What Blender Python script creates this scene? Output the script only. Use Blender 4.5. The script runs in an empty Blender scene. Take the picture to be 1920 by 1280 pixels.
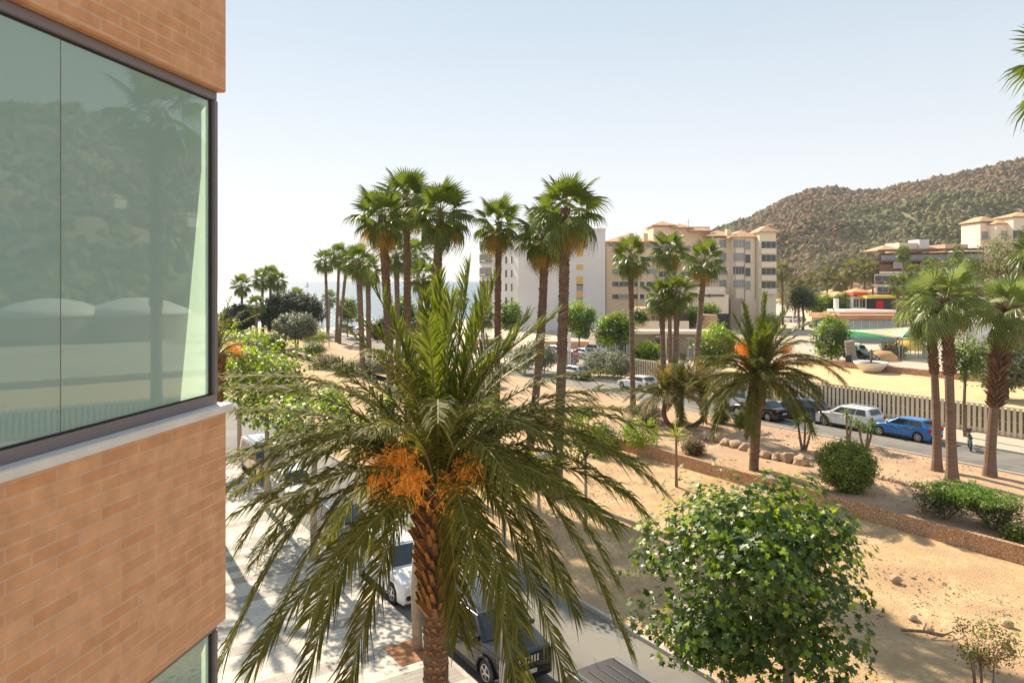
import bpy, bmesh, math, random
from mathutils import Vector, Matrix, noise as mnoise
random.seed(7)
R = math.radians
scene = bpy.context.scene
C = scene.collection
# ------------------------------------------------------------------ camera, sky, sun, exposure
F = 1386.7; H = 11.2; HZ = 527.0; CX = 960.0      # focal length and horizon in photo pixels, eye height in metres
cd = bpy.data.cameras.new('camera'); cam = bpy.data.objects.new('camera', cd); C.objects.link(cam)
cam.location = (0, 0, H); cam.rotation_euler = (R(90), 0, 0)
cd.sensor_width = 36; cd.lens = F / 1920 * 36; cd.shift_y = -(640 - HZ) / 1920
cd.clip_start = .05; cd.clip_end = 20000
scene.camera = cam
SUN_AZ = R(-30); SUN_EL = R(37.5)
w = bpy.data.worlds.new('World'); scene.world = w; w.use_nodes = True
nt = w.node_tree; bg = nt.nodes['Background']
sky = nt.nodes.new('ShaderNodeTexSky'); sky.sky_type = 'NISHITA'; sky.sun_disc = False
sky.sun_elevation = SUN_EL; sky.sun_rotation = SUN_AZ
sky.air_density = 1.0; sky.dust_density = .3; sky.ozone_density = 1.0; sky.altitude = 0
# thin bright haze over the clear sky: palest at the horizon, bluer overhead
_tc = nt.nodes.new('ShaderNodeTexCoord'); _sp = nt.nodes.new('ShaderNodeSeparateXYZ'); nt.links.new(_tc.outputs['Generated'], _sp.inputs[0])
_cr = nt.nodes.new('ShaderNodeValToRGB'); nt.links.new(_sp.outputs['Z'], _cr.inputs[0]); _e = _cr.color_ramp.elements
_e[0].position = 0; _e[0].color = (.55, .54, .525, 1); _e[1].position = .75; _e[1].color = (.23, .30, .365, 1)
for _p, _c in ((.1, (.50, .505, .51)), (.32, (.35, .40, .44))): _n = _e.new(_p); _n.color = (*_c, 1)
_vm = nt.nodes.new('ShaderNodeVectorMath'); _vm.operation = 'SCALE'; _vm.inputs['Scale'].default_value = 10; nt.links.new(_cr.outputs[0], _vm.inputs[0])
_mx = nt.nodes.new('ShaderNodeMix'); _mx.data_type = 'RGBA'; _mx.inputs[0].default_value = .88
nt.links.new(sky.outputs[0], _mx.inputs['A']); nt.links.new(_vm.outputs[0], _mx.inputs['B']); nt.links.new(_mx.outputs['Result'], bg.inputs[0]); bg.inputs[1].default_value = .1
sd = bpy.data.lights.new('sun', 'SUN'); sun = bpy.data.objects.new('sun', sd); C.objects.link(sun)
sd.energy = 4.9; sd.angle = R(.6); sd.color = (1, .87, .68)
sv = Vector((math.sin(SUN_AZ) * math.cos(SUN_EL), math.cos(SUN_AZ) * math.cos(SUN_EL), math.sin(SUN_EL)))
sun.rotation_euler = sv.to_track_quat('Z', 'Y').to_euler()
scene.view_settings.view_transform = 'Standard'; scene.view_settings.look = 'None'
scene.view_settings.exposure = .93; scene.view_settings.gamma = 1
scene.cycles.max_bounces = 7; scene.cycles.transparent_max_bounces = 8
scene.cycles.use_adaptive_sampling = True

# ------------------------------------------------------------------ helpers
NV = Vector((.838, .545, 0)); DV = Vector((-.545, .838, 0))     # across and along the street
def st(n, t, z=0): return NV * n + DV * t + Vector((0, 0, z))
def at(px, py, Y): return Vector(((px - CX) * Y / F, Y, H - (py - HZ) * Y / F))
def nof(x, y): return .838 * x + .545 * y
TZ = .6
def gz(x, y):
    n = nof(x, y)
    if n < 10.3: return .12
    if n < 16.05: return 0
    if n < 32.7: return .12
    if n < 45.4: return TZ + .05
    if n < 50.9: return TZ
    return TZ + .1
def G(px, py=None, Y=None):
    """ground point under a photo pixel (or at depth Y under that column)"""
    if Y is None:
        z = TZ
        for _ in range(6):
            Y = F * (H - z) / (py - HZ); X = (px - CX) * Y / F; z = gz(X, Y)
        return Vector((X, Y, z))
    X = (px - CX) * Y / F
    return Vector((X, Y, gz(X, Y)))

class MB:
    def __init__(s): s.v = []; s.f = []; s.mi = []; s.cur = 0
    def add(s, vs, fs, m=None):
        b = len(s.v); s.v += [tuple(v) for v in vs]
        for f in fs: s.f.append(tuple(b + i for i in f)); s.mi.append(s.cur if m is None else m)
    def quad(s, a, b, c, d): s.add([a, b, c, d], [(0, 1, 2, 3)])
    def box(s, c, size, rz=0, M=None):
        hx, hy, hz = size[0] / 2, size[1] / 2, size[2] / 2
        vs = [Vector((x, y, z)) for z in (-hz, hz) for y in (-hy, hy) for x in (-hx, hx)]
        T = Matrix.Translation(Vector(c)) @ Matrix.Rotation(rz, 4, 'Z') if M is None else M @ Matrix.Translation(Vector(c))
        s.add([T @ v for v in vs], [(0, 2, 3, 1), (4, 5, 7, 6), (0, 1, 5, 4), (2, 6, 7, 3), (0, 4, 6, 2), (1, 3, 7, 5)])
    def tube(s, pts, rs, k=8, cap=True, jit=0):
        pts = [Vector(p) for p in pts]; b = len(s.v)
        if not hasattr(rs, '__len__'): rs = [rs] * len(pts)
        up = Vector((.13, .21, .97)); 
        for i, p in enumerate(pts):
            d = (pts[min(i + 1, len(pts) - 1)] - pts[max(i - 1, 0)]).normalized()
            if i == 0:
                x = d.cross(up)
                if x.length < .2: x = d.cross(Vector((1, .1, 0)))
                x.normalize()
            else: x = (x - d * x.dot(d)).normalized()
            y = d.cross(x)
            for j in range(k):
                a = 2 * math.pi * j / k; r = rs[i] * (1 + random.uniform(-jit, jit))
                s.v.append(tuple(p + (x * math.cos(a) + y * math.sin(a)) * r))
        for i in range(len(pts) - 1):
            for j in range(k):
                q = (j + 1) % k
                s.f.append((b + i * k + j, b + i * k + q, b + (i + 1) * k + q, b + (i + 1) * k + j)); s.mi.append(s.cur)
        if cap:
            s.f.append(tuple(b + j for j in reversed(range(k)))); s.mi.append(s.cur)
            e = b + (len(pts) - 1) * k; s.f.append(tuple(e + j for j in range(k))); s.mi.append(s.cur)
    def prism(s, poly, z0, z1):
        n = len(poly); vs = [(p[0], p[1], z0) for p in poly] + [(p[0], p[1], z1) for p in poly]
        fs = [tuple(range(n, 2 * n)), tuple(reversed(range(n)))] + [(i, (i + 1) % n, n + (i + 1) % n, n + i) for i in range(n)]
        s.add(vs, fs)
    def lathe(s, prof, k=16, c=(0, 0, 0)):
        b = len(s.v)
        for r, z in prof:
            for j in range(k):
                a = 2 * math.pi * j / k; s.v.append((c[0] + r * math.cos(a), c[1] + r * math.sin(a), c[2] + z))
        for i in range(len(prof) - 1):
            for j in range(k):
                q = (j + 1) % k; s.f.append((b + i * k + j, b + i * k + q, b + (i + 1) * k + q, b + (i + 1) * k + j)); s.mi.append(s.cur)
    def mesh(s, name, mats, smooth=False, bev=0, seg=2):
        me = bpy.data.meshes.new(name); me.from_pydata(s.v, [], s.f)
        if not isinstance(mats, (list, tuple)): mats = [mats]
        for m in mats: me.materials.append(m)
        if len(mats) > 1: me.polygons.foreach_set('material_index', s.mi)
        if bev:
            bm = bmesh.new(); bm.from_mesh(me); bmesh.ops.recalc_face_normals(bm, faces=bm.faces)
            bmesh.ops.bevel(bm, geom=[e for e in bm.edges if len(e.link_faces) == 2 and e.calc_face_angle(0) > .5], offset=bev, segments=seg, affect='EDGES', clamp_overlap=True)
            bm.to_mesh(me); bm.free()
        if smooth: me.polygons.foreach_set('use_smooth', [True] * len(me.polygons))
        me.update(); return me
    def obj(s, name, mats, parent=None, smooth=False, bev=0, seg=2):
        return link(name, s.mesh(name, mats, smooth, bev, seg), parent)
def link(name, me, parent=None, M=None):
    o = bpy.data.objects.new(name, me); C.objects.link(o)
    if parent: o.parent = parent
    if M is not None: o.matrix_local = M
    return o
def tag(o, label=None, cat=None, group=None, kind=None):
    if label: o['label'] = label
    if cat: o['category'] = cat
    if group: o['group'] = group
    if kind: o['kind'] = kind
    return o
def empty(name, loc, label, cat, group=None, rz=0):
    o = bpy.data.objects.new(name, None); C.objects.link(o); o.empty_display_size = .3
    o.location = loc; o.rotation_euler = (0, 0, rz); return tag(o, label, cat, group)

# ------------------------------------------------------------------ materials
MC = {}
def pm(name, c1, c2=None, scale=4, rough=.85, bump=0, bscale=None, trans=0, metal=0, spec=.5, island=False, c3=None, s3=.3, stretch=None, detail=6, coat=0, contrast=(.35, .65)):
    if name in MC: return MC[name]
    m = bpy.data.materials.new(name); MC[name] = m; m.use_nodes = True
    t = m.node_tree; N = t.nodes; L = t.links; b = N['Principled BSDF']
    b.inputs['Roughness'].default_value = rough; b.inputs['Metallic'].default_value = metal
    b.inputs['Specular IOR Level'].default_value = spec; b.inputs['Coat Weight'].default_value = coat
    b.inputs['Base Color'].default_value = (*c1, 1)
    tc = N.new('ShaderNodeTexCoord'); vec = tc.outputs['Object']
    if stretch:
        mp = N.new('ShaderNodeMapping'); mp.inputs['Scale'].default_value = stretch; L.new(vec, mp.inputs[0]); vec = mp.outputs[0]
    col = None
    if c2:
        mx = N.new('ShaderNodeMix'); mx.data_type = 'RGBA'
        mx.inputs['A'].default_value = (*c1, 1); mx.inputs['B'].default_value = (*c2, 1)
        if island:
            g = N.new('ShaderNodeNewGeometry'); L.new(g.outputs['Random Per Island'], mx.inputs[0])
        else:
            n = N.new('ShaderNodeTexNoise'); n.inputs['Scale'].default_value = scale; n.inputs['Detail'].default_value = detail
            L.new(vec, n.inputs['Vector'])
            r = N.new('ShaderNodeMapRange'); r.inputs[1].default_value = contrast[0]; r.inputs[2].default_value = contrast[1]
            L.new(n.outputs[0], r.inputs[0]); L.new(r.outputs[0], mx.inputs[0])
        col = mx.outputs['Result']
    if c3:
        m3 = N.new('ShaderNodeMix'); m3.data_type = 'RGBA'; n3 = N.new('ShaderNodeTexNoise'); n3.inputs['Scale'].default_value = s3; n3.inputs['Detail'].default_value = 5
        L.new(vec, n3.inputs['Vector']); r3 = N.new('ShaderNodeMapRange'); r3.inputs[1].default_value = .42; r3.inputs[2].default_value = .62
        L.new(n3.outputs[0], r3.inputs[0]); L.new(r3.outputs[0], m3.inputs[0])
        if col: L.new(col, m3.inputs['A'])
        else: m3.inputs['A'].default_value = (*c1, 1)
        m3.inputs['B'].default_value = (*c3, 1); col = m3.outputs['Result']
    if col: L.new(col, b.inputs['Base Color'])
    if bump:
        bn = N.new('ShaderNodeTexNoise'); bn.inputs['Scale'].default_value = bscale or scale * 3; bn.inputs['Detail'].default_value = 8
        L.new(vec, bn.inputs['Vector']); bp = N.new('ShaderNodeBump'); bp.inputs['Strength'].default_value = bump; bp.inputs['Distance'].default_value = .05
        L.new(bn.outputs[0], bp.inputs['Height']); L.new(bp.outputs[0], b.inputs['Normal'])
    if trans:
        tr = N.new('ShaderNodeBsdfTranslucent'); ms = N.new('ShaderNodeMixShader'); ms.inputs[0].default_value = trans
        if col:
            hs = N.new('ShaderNodeHueSaturation'); hs.inputs['Value'].default_value = 1.5; hs.inputs['Saturation'].default_value = 1.1
            L.new(col, hs.inputs['Color']); L.new(hs.outputs[0], tr.inputs[0])
        else: tr.inputs[0].default_value = (*[min(1, c * 1.5) for c in c1], 1)
        L.new(b.outputs[0], ms.inputs[1]); L.new(tr.outputs[0], ms.inputs[2]); L.new(ms.outputs[0], N['Material Output'].inputs[0])
    return m
def brickmat(name, c1, c2, cm, bw, bh, mortar=.01, bump=.3, axes='xz', mort_smooth=.1, rough=.9, offset=.5, grain=(.9, 1.08)):
    m = bpy.data.materials.new(name); m.use_nodes = True; t = m.node_tree; N = t.nodes; L = t.links; b = N['Principled BSDF']
    b.inputs['Roughness'].default_value = rough; b.inputs['Specular IOR Level'].default_value = .25
    tc = N.new('ShaderNodeTexCoord'); sp = N.new('ShaderNodeSeparateXYZ'); cb = N.new('ShaderNodeCombineXYZ')
    L.new(tc.outputs['Object'], sp.inputs[0]); L.new(sp.outputs[axes[0].upper()], cb.inputs[0]); L.new(sp.outputs[axes[1].upper()], cb.inputs[1])
    br = N.new('ShaderNodeTexBrick'); L.new(cb.outputs[0], br.inputs['Vector']); br.offset = offset
    br.inputs['Scale'].default_value = 1; br.inputs['Brick Width'].default_value = bw; br.inputs['Row Height'].default_value = bh
    br.inputs['Mortar Size'].default_value = mortar; br.inputs['Mortar Smooth'].default_value = mort_smooth
    br.inputs['Color1'].default_value = (*c1, 1); br.inputs['Color2'].default_value = (*c2, 1); br.inputs['Mortar'].default_value = (*cm, 1)
    n = N.new('ShaderNodeTexNoise'); n.inputs['Scale'].default_value = 9; n.inputs['Detail'].default_value = 8; L.new(tc.outputs['Object'], n.inputs['Vector'])
    mr = N.new('ShaderNodeMapRange'); mr.inputs[3].default_value = grain[0]; mr.inputs[4].default_value = grain[1]; mr.inputs[1].default_value = .3; mr.inputs[2].default_value = .7
    L.new(n.outputs[0], mr.inputs[0]); hs = N.new('ShaderNodeHueSaturation'); L.new(mr.outputs[0], hs.inputs['Value']); L.new(br.outputs['Color'], hs.inputs['Color'])
    L.new(hs.outputs[0], b.inputs['Base Color'])
    bp = N.new('ShaderNodeBump'); bp.inputs['Strength'].default_value = bump; bp.inputs['Distance'].default_value = .01
    iv = N.new('ShaderNodeMath'); iv.operation = 'SUBTRACT'; iv.inputs[0].default_value = 1; L.new(br.outputs['Fac'], iv.inputs[1])
    ad = N.new('ShaderNodeMath'); ad.operation = 'MULTIPLY_ADD'; n2 = N.new('ShaderNodeTexNoise'); n2.inputs['Scale'].default_value = 60; n2.inputs['Detail'].default_value = 5; L.new(tc.outputs['Object'], n2.inputs['Vector'])
    L.new(n2.outputs[0], ad.inputs[0]); ad.inputs[1].default_value = .35; L.new(iv.outputs[0], ad.inputs[2])
    L.new(ad.outputs[0], bp.inputs['Height']); L.new(bp.outputs[0], b.inputs['Normal']); return m
M_asph = pm('asphalt', (.13, .12, .112), (.19, .175, .16), 1.2, .9, .25, 60, c3=(.23, .21, .18), s3=.25)
M_earth = pm('dry_earth', (.48, .3, .15), (.62, .44, .24), 5, .95, 1, 14, c3=(.44, .28, .15), s3=.45)
M_terr = pm('terrace_earth', (.44, .27, .155), (.58, .4, .24), 4, .95, 1, 12, c3=(.42, .27, .17), s3=.4)
M_sand = pm('yellow_sand', (.62, .42, .2), (.68, .48, .26), .8, .95, .2, 20)
M_prom = pm('pale_paving', (.52, .42, .31), (.6, .5, .38), .2, .85, .1, 5, c3=(.45, .38, .3), s3=.05)
M_far = pm('far_land', (.36, .28, .18), (.3, .27, .15), .02, .95, c3=(.42, .35, .25), s3=.01)
M_kerb = pm('kerb_stone', (.42, .37, .31), (.5, .45, .39), 3, .85, .2, 30)
M_dark = pm('black_plastic', (.02, .02, .022), rough=.5)
M_tyre = pm('tyre_rubber', (.018, .018, .018), rough=.8)
M_rim = pm('wheel_alloy', (.55, .55, .56), rough=.3, metal=.8)
M_cglass = pm('car_glass', (.012, .016, .02), rough=.04, spec=.9)
M_chrome = pm('bright_metal', (.7, .7, .7), rough=.2, metal=1)
M_lampg = pm('headlight_glass', (.75, .77, .8), rough=.1, spec=.9, metal=.3)
M_red = pm('red_lens', (.45, .01, .01), rough=.2)
M_white = pm('white_paint', (.78, .76, .73), (.72, .7, .66), 1, .6)
M_steel = pm('grey_steel', (.32, .31, .3), (.4, .39, .37), 2, .5, metal=.4)
M_wood = pm('bark_brown', (.16, .1, .06), (.26, .17, .11), 6, .95, .6, 20)
# ------------------------------------------------------------------ setting: land, sea, streets
COAST = [(1500, -150), (2500, 400), (2500, 2500), (700, 2500), (160, 520), (20, 250), (-25, 190), (-60, 168), (-400, 158), (-400, -150)]
m = MB(); m.add([(x, y, -.1) for x, y in COAST], [tuple(range(len(COAST)))]); tag(m.obj('ground', M_far), kind='structure')
def seamat():
    m = bpy.data.materials.new('sea_water'); m.use_nodes = True; t = m.node_tree; N = t.nodes; L = t.links; b = N['Principled BSDF']
    b.inputs['Base Color'].default_value = (.06, .13, .17, 1); b.inputs['Roughness'].default_value = .28; b.inputs['Specular IOR Level'].default_value = .5
    tc = N.new('ShaderNodeTexCoord'); mp = N.new('ShaderNodeMapping'); mp.inputs['Scale'].default_value = (.35, .9, 1); L.new(tc.outputs['Object'], mp.inputs[0])
    n = N.new('ShaderNodeTexNoise'); n.inputs['Scale'].default_value = 1; n.inputs['Detail'].default_value = 4; L.new(mp.outputs[0], n.inputs['Vector'])
    bp = N.new('ShaderNodeBump'); bp.inputs['Strength'].default_value = 1; bp.inputs['Distance'].default_value = .5
    L.new(n.outputs[0], bp.inputs['Height']); L.new(bp.outputs[0], b.inputs['Normal']); return m
m = MB(); m.quad((-9000, 100, -.9), (9000, 100, -.9), (9000, 16000, -.9), (-9000, 16000, -.9)); tag(m.obj('sea', seamat()), kind='structure')
def tfar(n, Y=166): return (Y - .545 * n) / .838
def strip(name, n0, n1, z, mat, t0=-25, t1=None, th=None):
    m = MB(); ta = t1 if t1 is not None else tfar(n0); tb = t1 if t1 is not None else tfar(n1)
    poly = [st(n0, t0), st(n1, t0), st(n1, tb), st(n0, ta)]
    if th: m.prism(poly, z - th, z)
    else: m.add([(p.x, p.y, z) for p in poly], [(0, 1, 2, 3)])
    o = m.obj(name, mat); return tag(o, kind='structure')
def rough_strip(name, n0, n1, z, mat, amp, edge=.6, t0=-25, step=.7, mound=None):
    nn = int((n1 - n0) / step); tt = int((tfar(n0) - t0) / (step * 1.6)); m = MB(); vs = []; fs = []
    for j in range(tt + 1):
        for i in range(nn + 1):
            n = n0 + (n1 - n0) * i / nn; t = t0 + (tfar(n) - t0) * j / tt; p = st(n, t)
            e = min(1, (n - n0) / edge, (n1 - n) / edge)
            h = amp * (mnoise.noise(p * .25) + .5 * mnoise.noise(p * .9) + .25 * mnoise.noise(p * 2.5)) * max(0, e)
            vs.append((p.x, p.y, z + h))
    for j in range(tt):
        for i in range(nn):
            a = j * (nn + 1) + i; fs.append((a, a + 1, a + nn + 2, a + nn + 1))
    m.add(vs, fs); return tag(m.obj(name, mat, smooth=True), kind='structure')
strip('road', 10.35, 15.95, 0, M_asph)
def pavemat():
    m = bpy.data.materials.new('banded_paving'); m.use_nodes = True; t = m.node_tree; N = t.nodes; L = t.links; b = N['Principled BSDF']
    b.inputs['Roughness'].default_value = .8
    tc = N.new('ShaderNodeTexCoord'); mp = N.new('ShaderNodeMapping'); mp.inputs['Rotation'].default_value = (0, 0, -math.atan2(.545, .838)); L.new(tc.outputs['Object'], mp.inputs[0])
    def brick(bw, bh, c1, c2, mo, off=.5):
        br = N.new('ShaderNodeTexBrick'); L.new(mp.outputs[0], br.inputs[0]); br.offset = off; br.inputs['Scale'].default_value = 1
        br.inputs['Brick Width'].default_value = bw; br.inputs['Row Height'].default_value = bh; br.inputs['Mortar Size'].default_value = mo
        br.inputs['Color1'].default_value = (*c1, 1); br.inputs['Color2'].default_value = (*c2, 1); br.inputs['Mortar'].default_value = (.33, .28, .23, 1); return br
    small = brick(.6, .2, (.56, .5, .42), (.64, .57, .48), .007)
    band = brick(3.0, .6, (0, 0, 0), (1, 1, 1), 0, .37)
    big = brick(5.1, 2.4, (0, 0, 0), (1, 1, 1), 0, .5)
    def ramp(src, lo, hi):
        r = N.new('ShaderNodeMapRange'); r.interpolation_type = 'STEPPED' if False else 'LINEAR'; r.inputs[1].default_value = lo; r.inputs[2].default_value = hi; L.new(src, r.inputs[0]); return r.outputs[0]
    g1 = ramp(band.outputs['Color'], .62, .66); g2 = ramp(big.outputs['Color'], .5, .54)
    mu = N.new('ShaderNodeMath'); mu.operation = 'MULTIPLY'; L.new(g1, mu.inputs[0]); mu.inputs[1].default_value = .9
    mg = N.new('ShaderNodeMix'); mg.data_type = 'RGBA'; mg.blend_type = 'MULTIPLY'; L.new(mu.outputs[0], mg.inputs[0]); L.new(small.outputs['Color'], mg.inputs['A']); mg.inputs['B'].default_value = (.55, .55, .57, 1)
    mu2 = N.new('ShaderNodeMath'); mu2.operation = 'MULTIPLY'; L.new(g2, mu2.inputs[0]); mu2.inputs[1].default_value = .3
    mh = N.new('ShaderNodeMix'); mh.data_type = 'RGBA'; mh.blend_type = 'MULTIPLY'; L.new(mu2.outputs[0], mh.inputs[0]); L.new(mg.outputs['Result'], mh.inputs['A']); mh.inputs['B'].default_value = (.78, .76, .74, 1)
    n = N.new('ShaderNodeTexNoise'); n.inputs['Scale'].default_value = .8; n.inputs['Detail'].default_value = 7; L.new(tc.outputs['Object'], n.inputs['Vector'])
    mr = N.new('ShaderNodeMapRange'); mr.inputs[1].default_value = .3; mr.inputs[2].default_value = .7; mr.inputs[3].default_value = .86; mr.inputs[4].default_value = 1.06; L.new(n.outputs[0], mr.inputs[0])
    hs = N.new('ShaderNodeHueSaturation'); L.new(mr.outputs[0], hs.inputs['Value']); L.new(mh.outputs['Result'], hs.inputs['Color']); L.new(hs.outputs[0], b.inputs['Base Color']); return m
strip('pavement', -40, 10.2, .12, pavemat(), th=.25)
strip('kerb', 10.2, 10.35, .125, M_kerb, th=.25)
strip('kerb', 15.95, 16.1, .13, M_kerb, th=.25)
rough_strip('garden_ground', 16.1, 32.55, .09, M_earth, .14)
rough_strip('terrace_ground', 32.8, 45.2, TZ + .03, M_terr, .12, step=.8)
strip('kerb', 45.2, 45.4, TZ + .1, M_kerb, th=.4)
strip('road', 45.4, 50.8, TZ, M_asph)
strip('kerb', 50.8, 50.95, TZ + .12, M_kerb, th=.3)
strip('pavement', 50.95, 55.2, TZ + .11, M_prom, th=.3)
up = [st(55.2, -40), Vector((1500, -60, 0)), Vector((2300, 400, 0)), Vector((2300, 2400, 0)), Vector((700, 2400, 0)), Vector((170, 520, 0)), Vector((24, 250, 0)), Vector((-22, 190, 0)), st(55.2, tfar(55.2))]
m = MB(); m.prism([(p.x, p.y) for p in up], .2, TZ + .06); tag(m.obj('plaza', M_prom), kind='structure')
# sandy lot behind the slatted fence, edged by low stone
m = MB(); lot = [st(55.7, -30), st(82.9, -30), st(82.9, 60), st(55.7, 62)]
m.add([(p.x, p.y, TZ + .075) for p in lot], [tuple(range(len(lot)))]); tag(m.obj('sandy_lot', M_sand), kind='structure')

# ------------------------------------------------------------------ hill
RID = [(5, .0), (13, .035), (14.5, .068), (18, .09), (20.5, .112), (22, .121), (23.3, .123), (24.7, .118), (26.6, .118), (28.4, .124), (30.6, .128), (32.7, .135), (33.5, .139), (34.7, .141), (42, .172), (50, .21), (58, .2), (75, .13), (100, .05)]
def ridge(a):
    for (a0, e0), (a1, e1) in zip(RID, RID[1:]):
        if a <= a1:
            u = max(0, (a - a0) / (a1 - a0)); return e0 + (e1 - e0) * u
    return .05
def hill_p(a, s):
    rc = 1000 - 120 * math.sin(R(a * 4)); r0 = 300 + 60 * math.sin(R(a * 6))
    r = r0 + (rc - r0) * s; hc = ridge(a) * rc + 11 - 8
    x = r * math.sin(R(a)); y = r * math.cos(R(a)); q = Vector((x, y, 0))
    if s <= 1:
        h = hc * (.35 * s + .65 * s ** 1.7)
        h += (22 * mnoise.noise(q * .009) + 12 * mnoise.noise(q * .025)) * 4 * s * (1 - s) * min(1, hc / 90) 
    else: h = hc * max(0, 1 - (s - 1) * 1.6)
    h += 2.5 * mnoise.noise(q * .05) * min(1, s * 3)
    return Vector((x, y, .6 + h * min(1, (a - 4) / 6)))
m = MB(); NA, NS = 260, 46; vs = []; fs = []
for j in range(NS + 1):
    for i in range(NA + 1):
        vs.append(hill_p(5 + 95 * i / NA, 1.35 * j / NS))
for j in range(NS):
    for i in range(NA):
        a = j * (NA + 1) + i; fs.append((a, a + NA + 1, a + NA + 2, a + 1))
m.add(vs, fs)
M_hill = pm('hill_scrub_soil', (.23, .16, .1), (.33, .24, .16), .02, .95, 0, c3=(.22, .21, .1), s3=.008)
tag(m.obj('hill', M_hill, smooth=True), kind='structure')
ico = bmesh.new(); bmesh.ops.create_icosphere(ico, subdivisions=1, radius=1)
IV = [v.co.copy() for v in ico.verts]; IF = [tuple(v.index for v in f.verts) for f in ico.faces]; ico.free()
def scrub(name, cnt, a0, a1, cols, smin=.9, smax=3.0):
    m = MB()
    for _ in range(cnt):
        a = random.uniform(a0, a1); s = random.random() ** .9 * 1.02
        p = hill_p(a, s)
        if mnoise.noise(p * .012) < random.uniform(-.85, -.1): continue
        r = random.uniform(smin, smax) * (.75 + .4 * s); k = random.uniform(.7, 1.25)
        vs = [p + Vector((v.x * r, v.y * r, v.z * r * k + r * .3)) * random.uniform(.45, 1.45) for v in IV]
        m.cur = 0 if mnoise.noise(p * .006 + Vector((9, 3, 1))) + random.uniform(-.3, .3) > -.06 else 1
        m.add(vs, IF)
    tag(m.obj(name, cols), kind='stuff', label='pine and dry scrub woodland covering the hillside', cat='woodland')
M_s1 = pm('hill_green', (.12, .115, .045), (.22, .19, .08), island=True, rough=.95)
M_s2 = pm('hill_brown', (.27, .16, .09), (.19, .145, .08), island=True, rough=.95)
scrub('hillside_woodland', 42000, 12, 41, [M_s1, M_s2])
scrub('hillside_woodland', 3500, 41, 70, [M_s1, M_s2], 3, 6)
# ------------------------------------------------------------------ near apartment building on the left
M_brick = brickmat('buff_brick', (.6, .295, .145), (.67, .36, .19), (.645, .38, .23), .25, .06, .0075, .6, grain=(.84, 1.1))
M_stone = pm('white_sill_stone', (.62, .57, .53), (.7, .65, .6), 5, .7)
M_frame = pm('mauve_grey_aluminium', (.2, .17, .18), rough=.45, metal=.2)
M_fdark = pm('dark_gasket', (.03, .025, .022), rough=.6)
def panelmat():
    m = bpy.data.materials.new('green_frosted_glass'); m.use_nodes = True; t = m.node_tree; N = t.nodes; L = t.links
    b = N['Principled BSDF']; b.inputs['Base Color'].default_value = (.58, .86, .79, 1); b.inputs['Roughness'].default_value = .9; b.inputs['Specular IOR Level'].default_value = 0
    tr = N.new('ShaderNodeBsdfTranslucent'); tr.inputs[0].default_value = (.86, .95, .8, 1)
    a = N.new('ShaderNodeMixShader'); a.inputs[0].default_value = .58; L.new(b.outputs[0], a.inputs[1]); L.new(tr.outputs[0], a.inputs[2])
    g = N.new('ShaderNodeBsdfGlossy'); g.inputs['Roughness'].default_value = .012; g.inputs[0].default_value = (.8, .88, .84, 1)
    fr = N.new('ShaderNodeFresnel'); fr.inputs[0].default_value = 1.75
    mr = N.new('ShaderNodeMath'); mr.operation = 'ADD'; mr.inputs[1].default_value = .02; L.new(fr.outputs[0], mr.inputs[0])
    c = N.new('ShaderNodeMixShader'); L.new(mr.outputs[0], c.inputs[0]); L.new(a.outputs[0], c.inputs[1]); L.new(g.outputs[0], c.inputs[2])
    L.new(c.outputs[0], N['Material Output'].inputs[0]); return m
M_panel = panelmat()
M_clear = bpy.data.materials.new('clear_glass'); M_clear.use_nodes = True
_b = M_clear.node_tree.nodes['Principled BSDF']; _g = M_clear.node_tree.nodes.new('ShaderNodeBsdfTransparent'); _g.inputs[0].default_value = (.85, .92, .88, 1)
M_clear.node_tree.links.new(_g.outputs[0], M_clear.node_tree.nodes['Material Output'].inputs[0])
bld = empty('brick_building', (-1.642, 4.25, .12), 'buff brick apartment block with tall green frosted corner windows filling the left edge', 'building', rz=math.atan2(.985, .173))
ZO = H - .12
def bb(name, x0, x1, y0, y1, z0, z1, mat, parent=bld, bev=0):
    m = MB(); m.box(((x0 + x1) / 2, (y0 + y1) / 2, (z0 + z1) / 2 + (0 if parent is not bld else ZO)), (x1 - x0, y1 - y0, z1 - z0)); return m.obj(name, mat, parent, bev=bev)
XB = -9
for z0, z1 in ((1.08, 5), (-1.94, -.745), (-5.0, -3.74), (-ZO, -6.8)): bb('brick_wall', XB, 0, 0, 7, z0, z1, M_brick, bev=.006)
bb('inner_wall', XB, -.12, 3.6, 7, -ZO + .5, 1.1, pm('plaster', (.5, .48, .44)))
bb('inner_wall', XB, XB + .2, .1, 3.6, -ZO + .5, 1.1, MC['plaster'])
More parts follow.
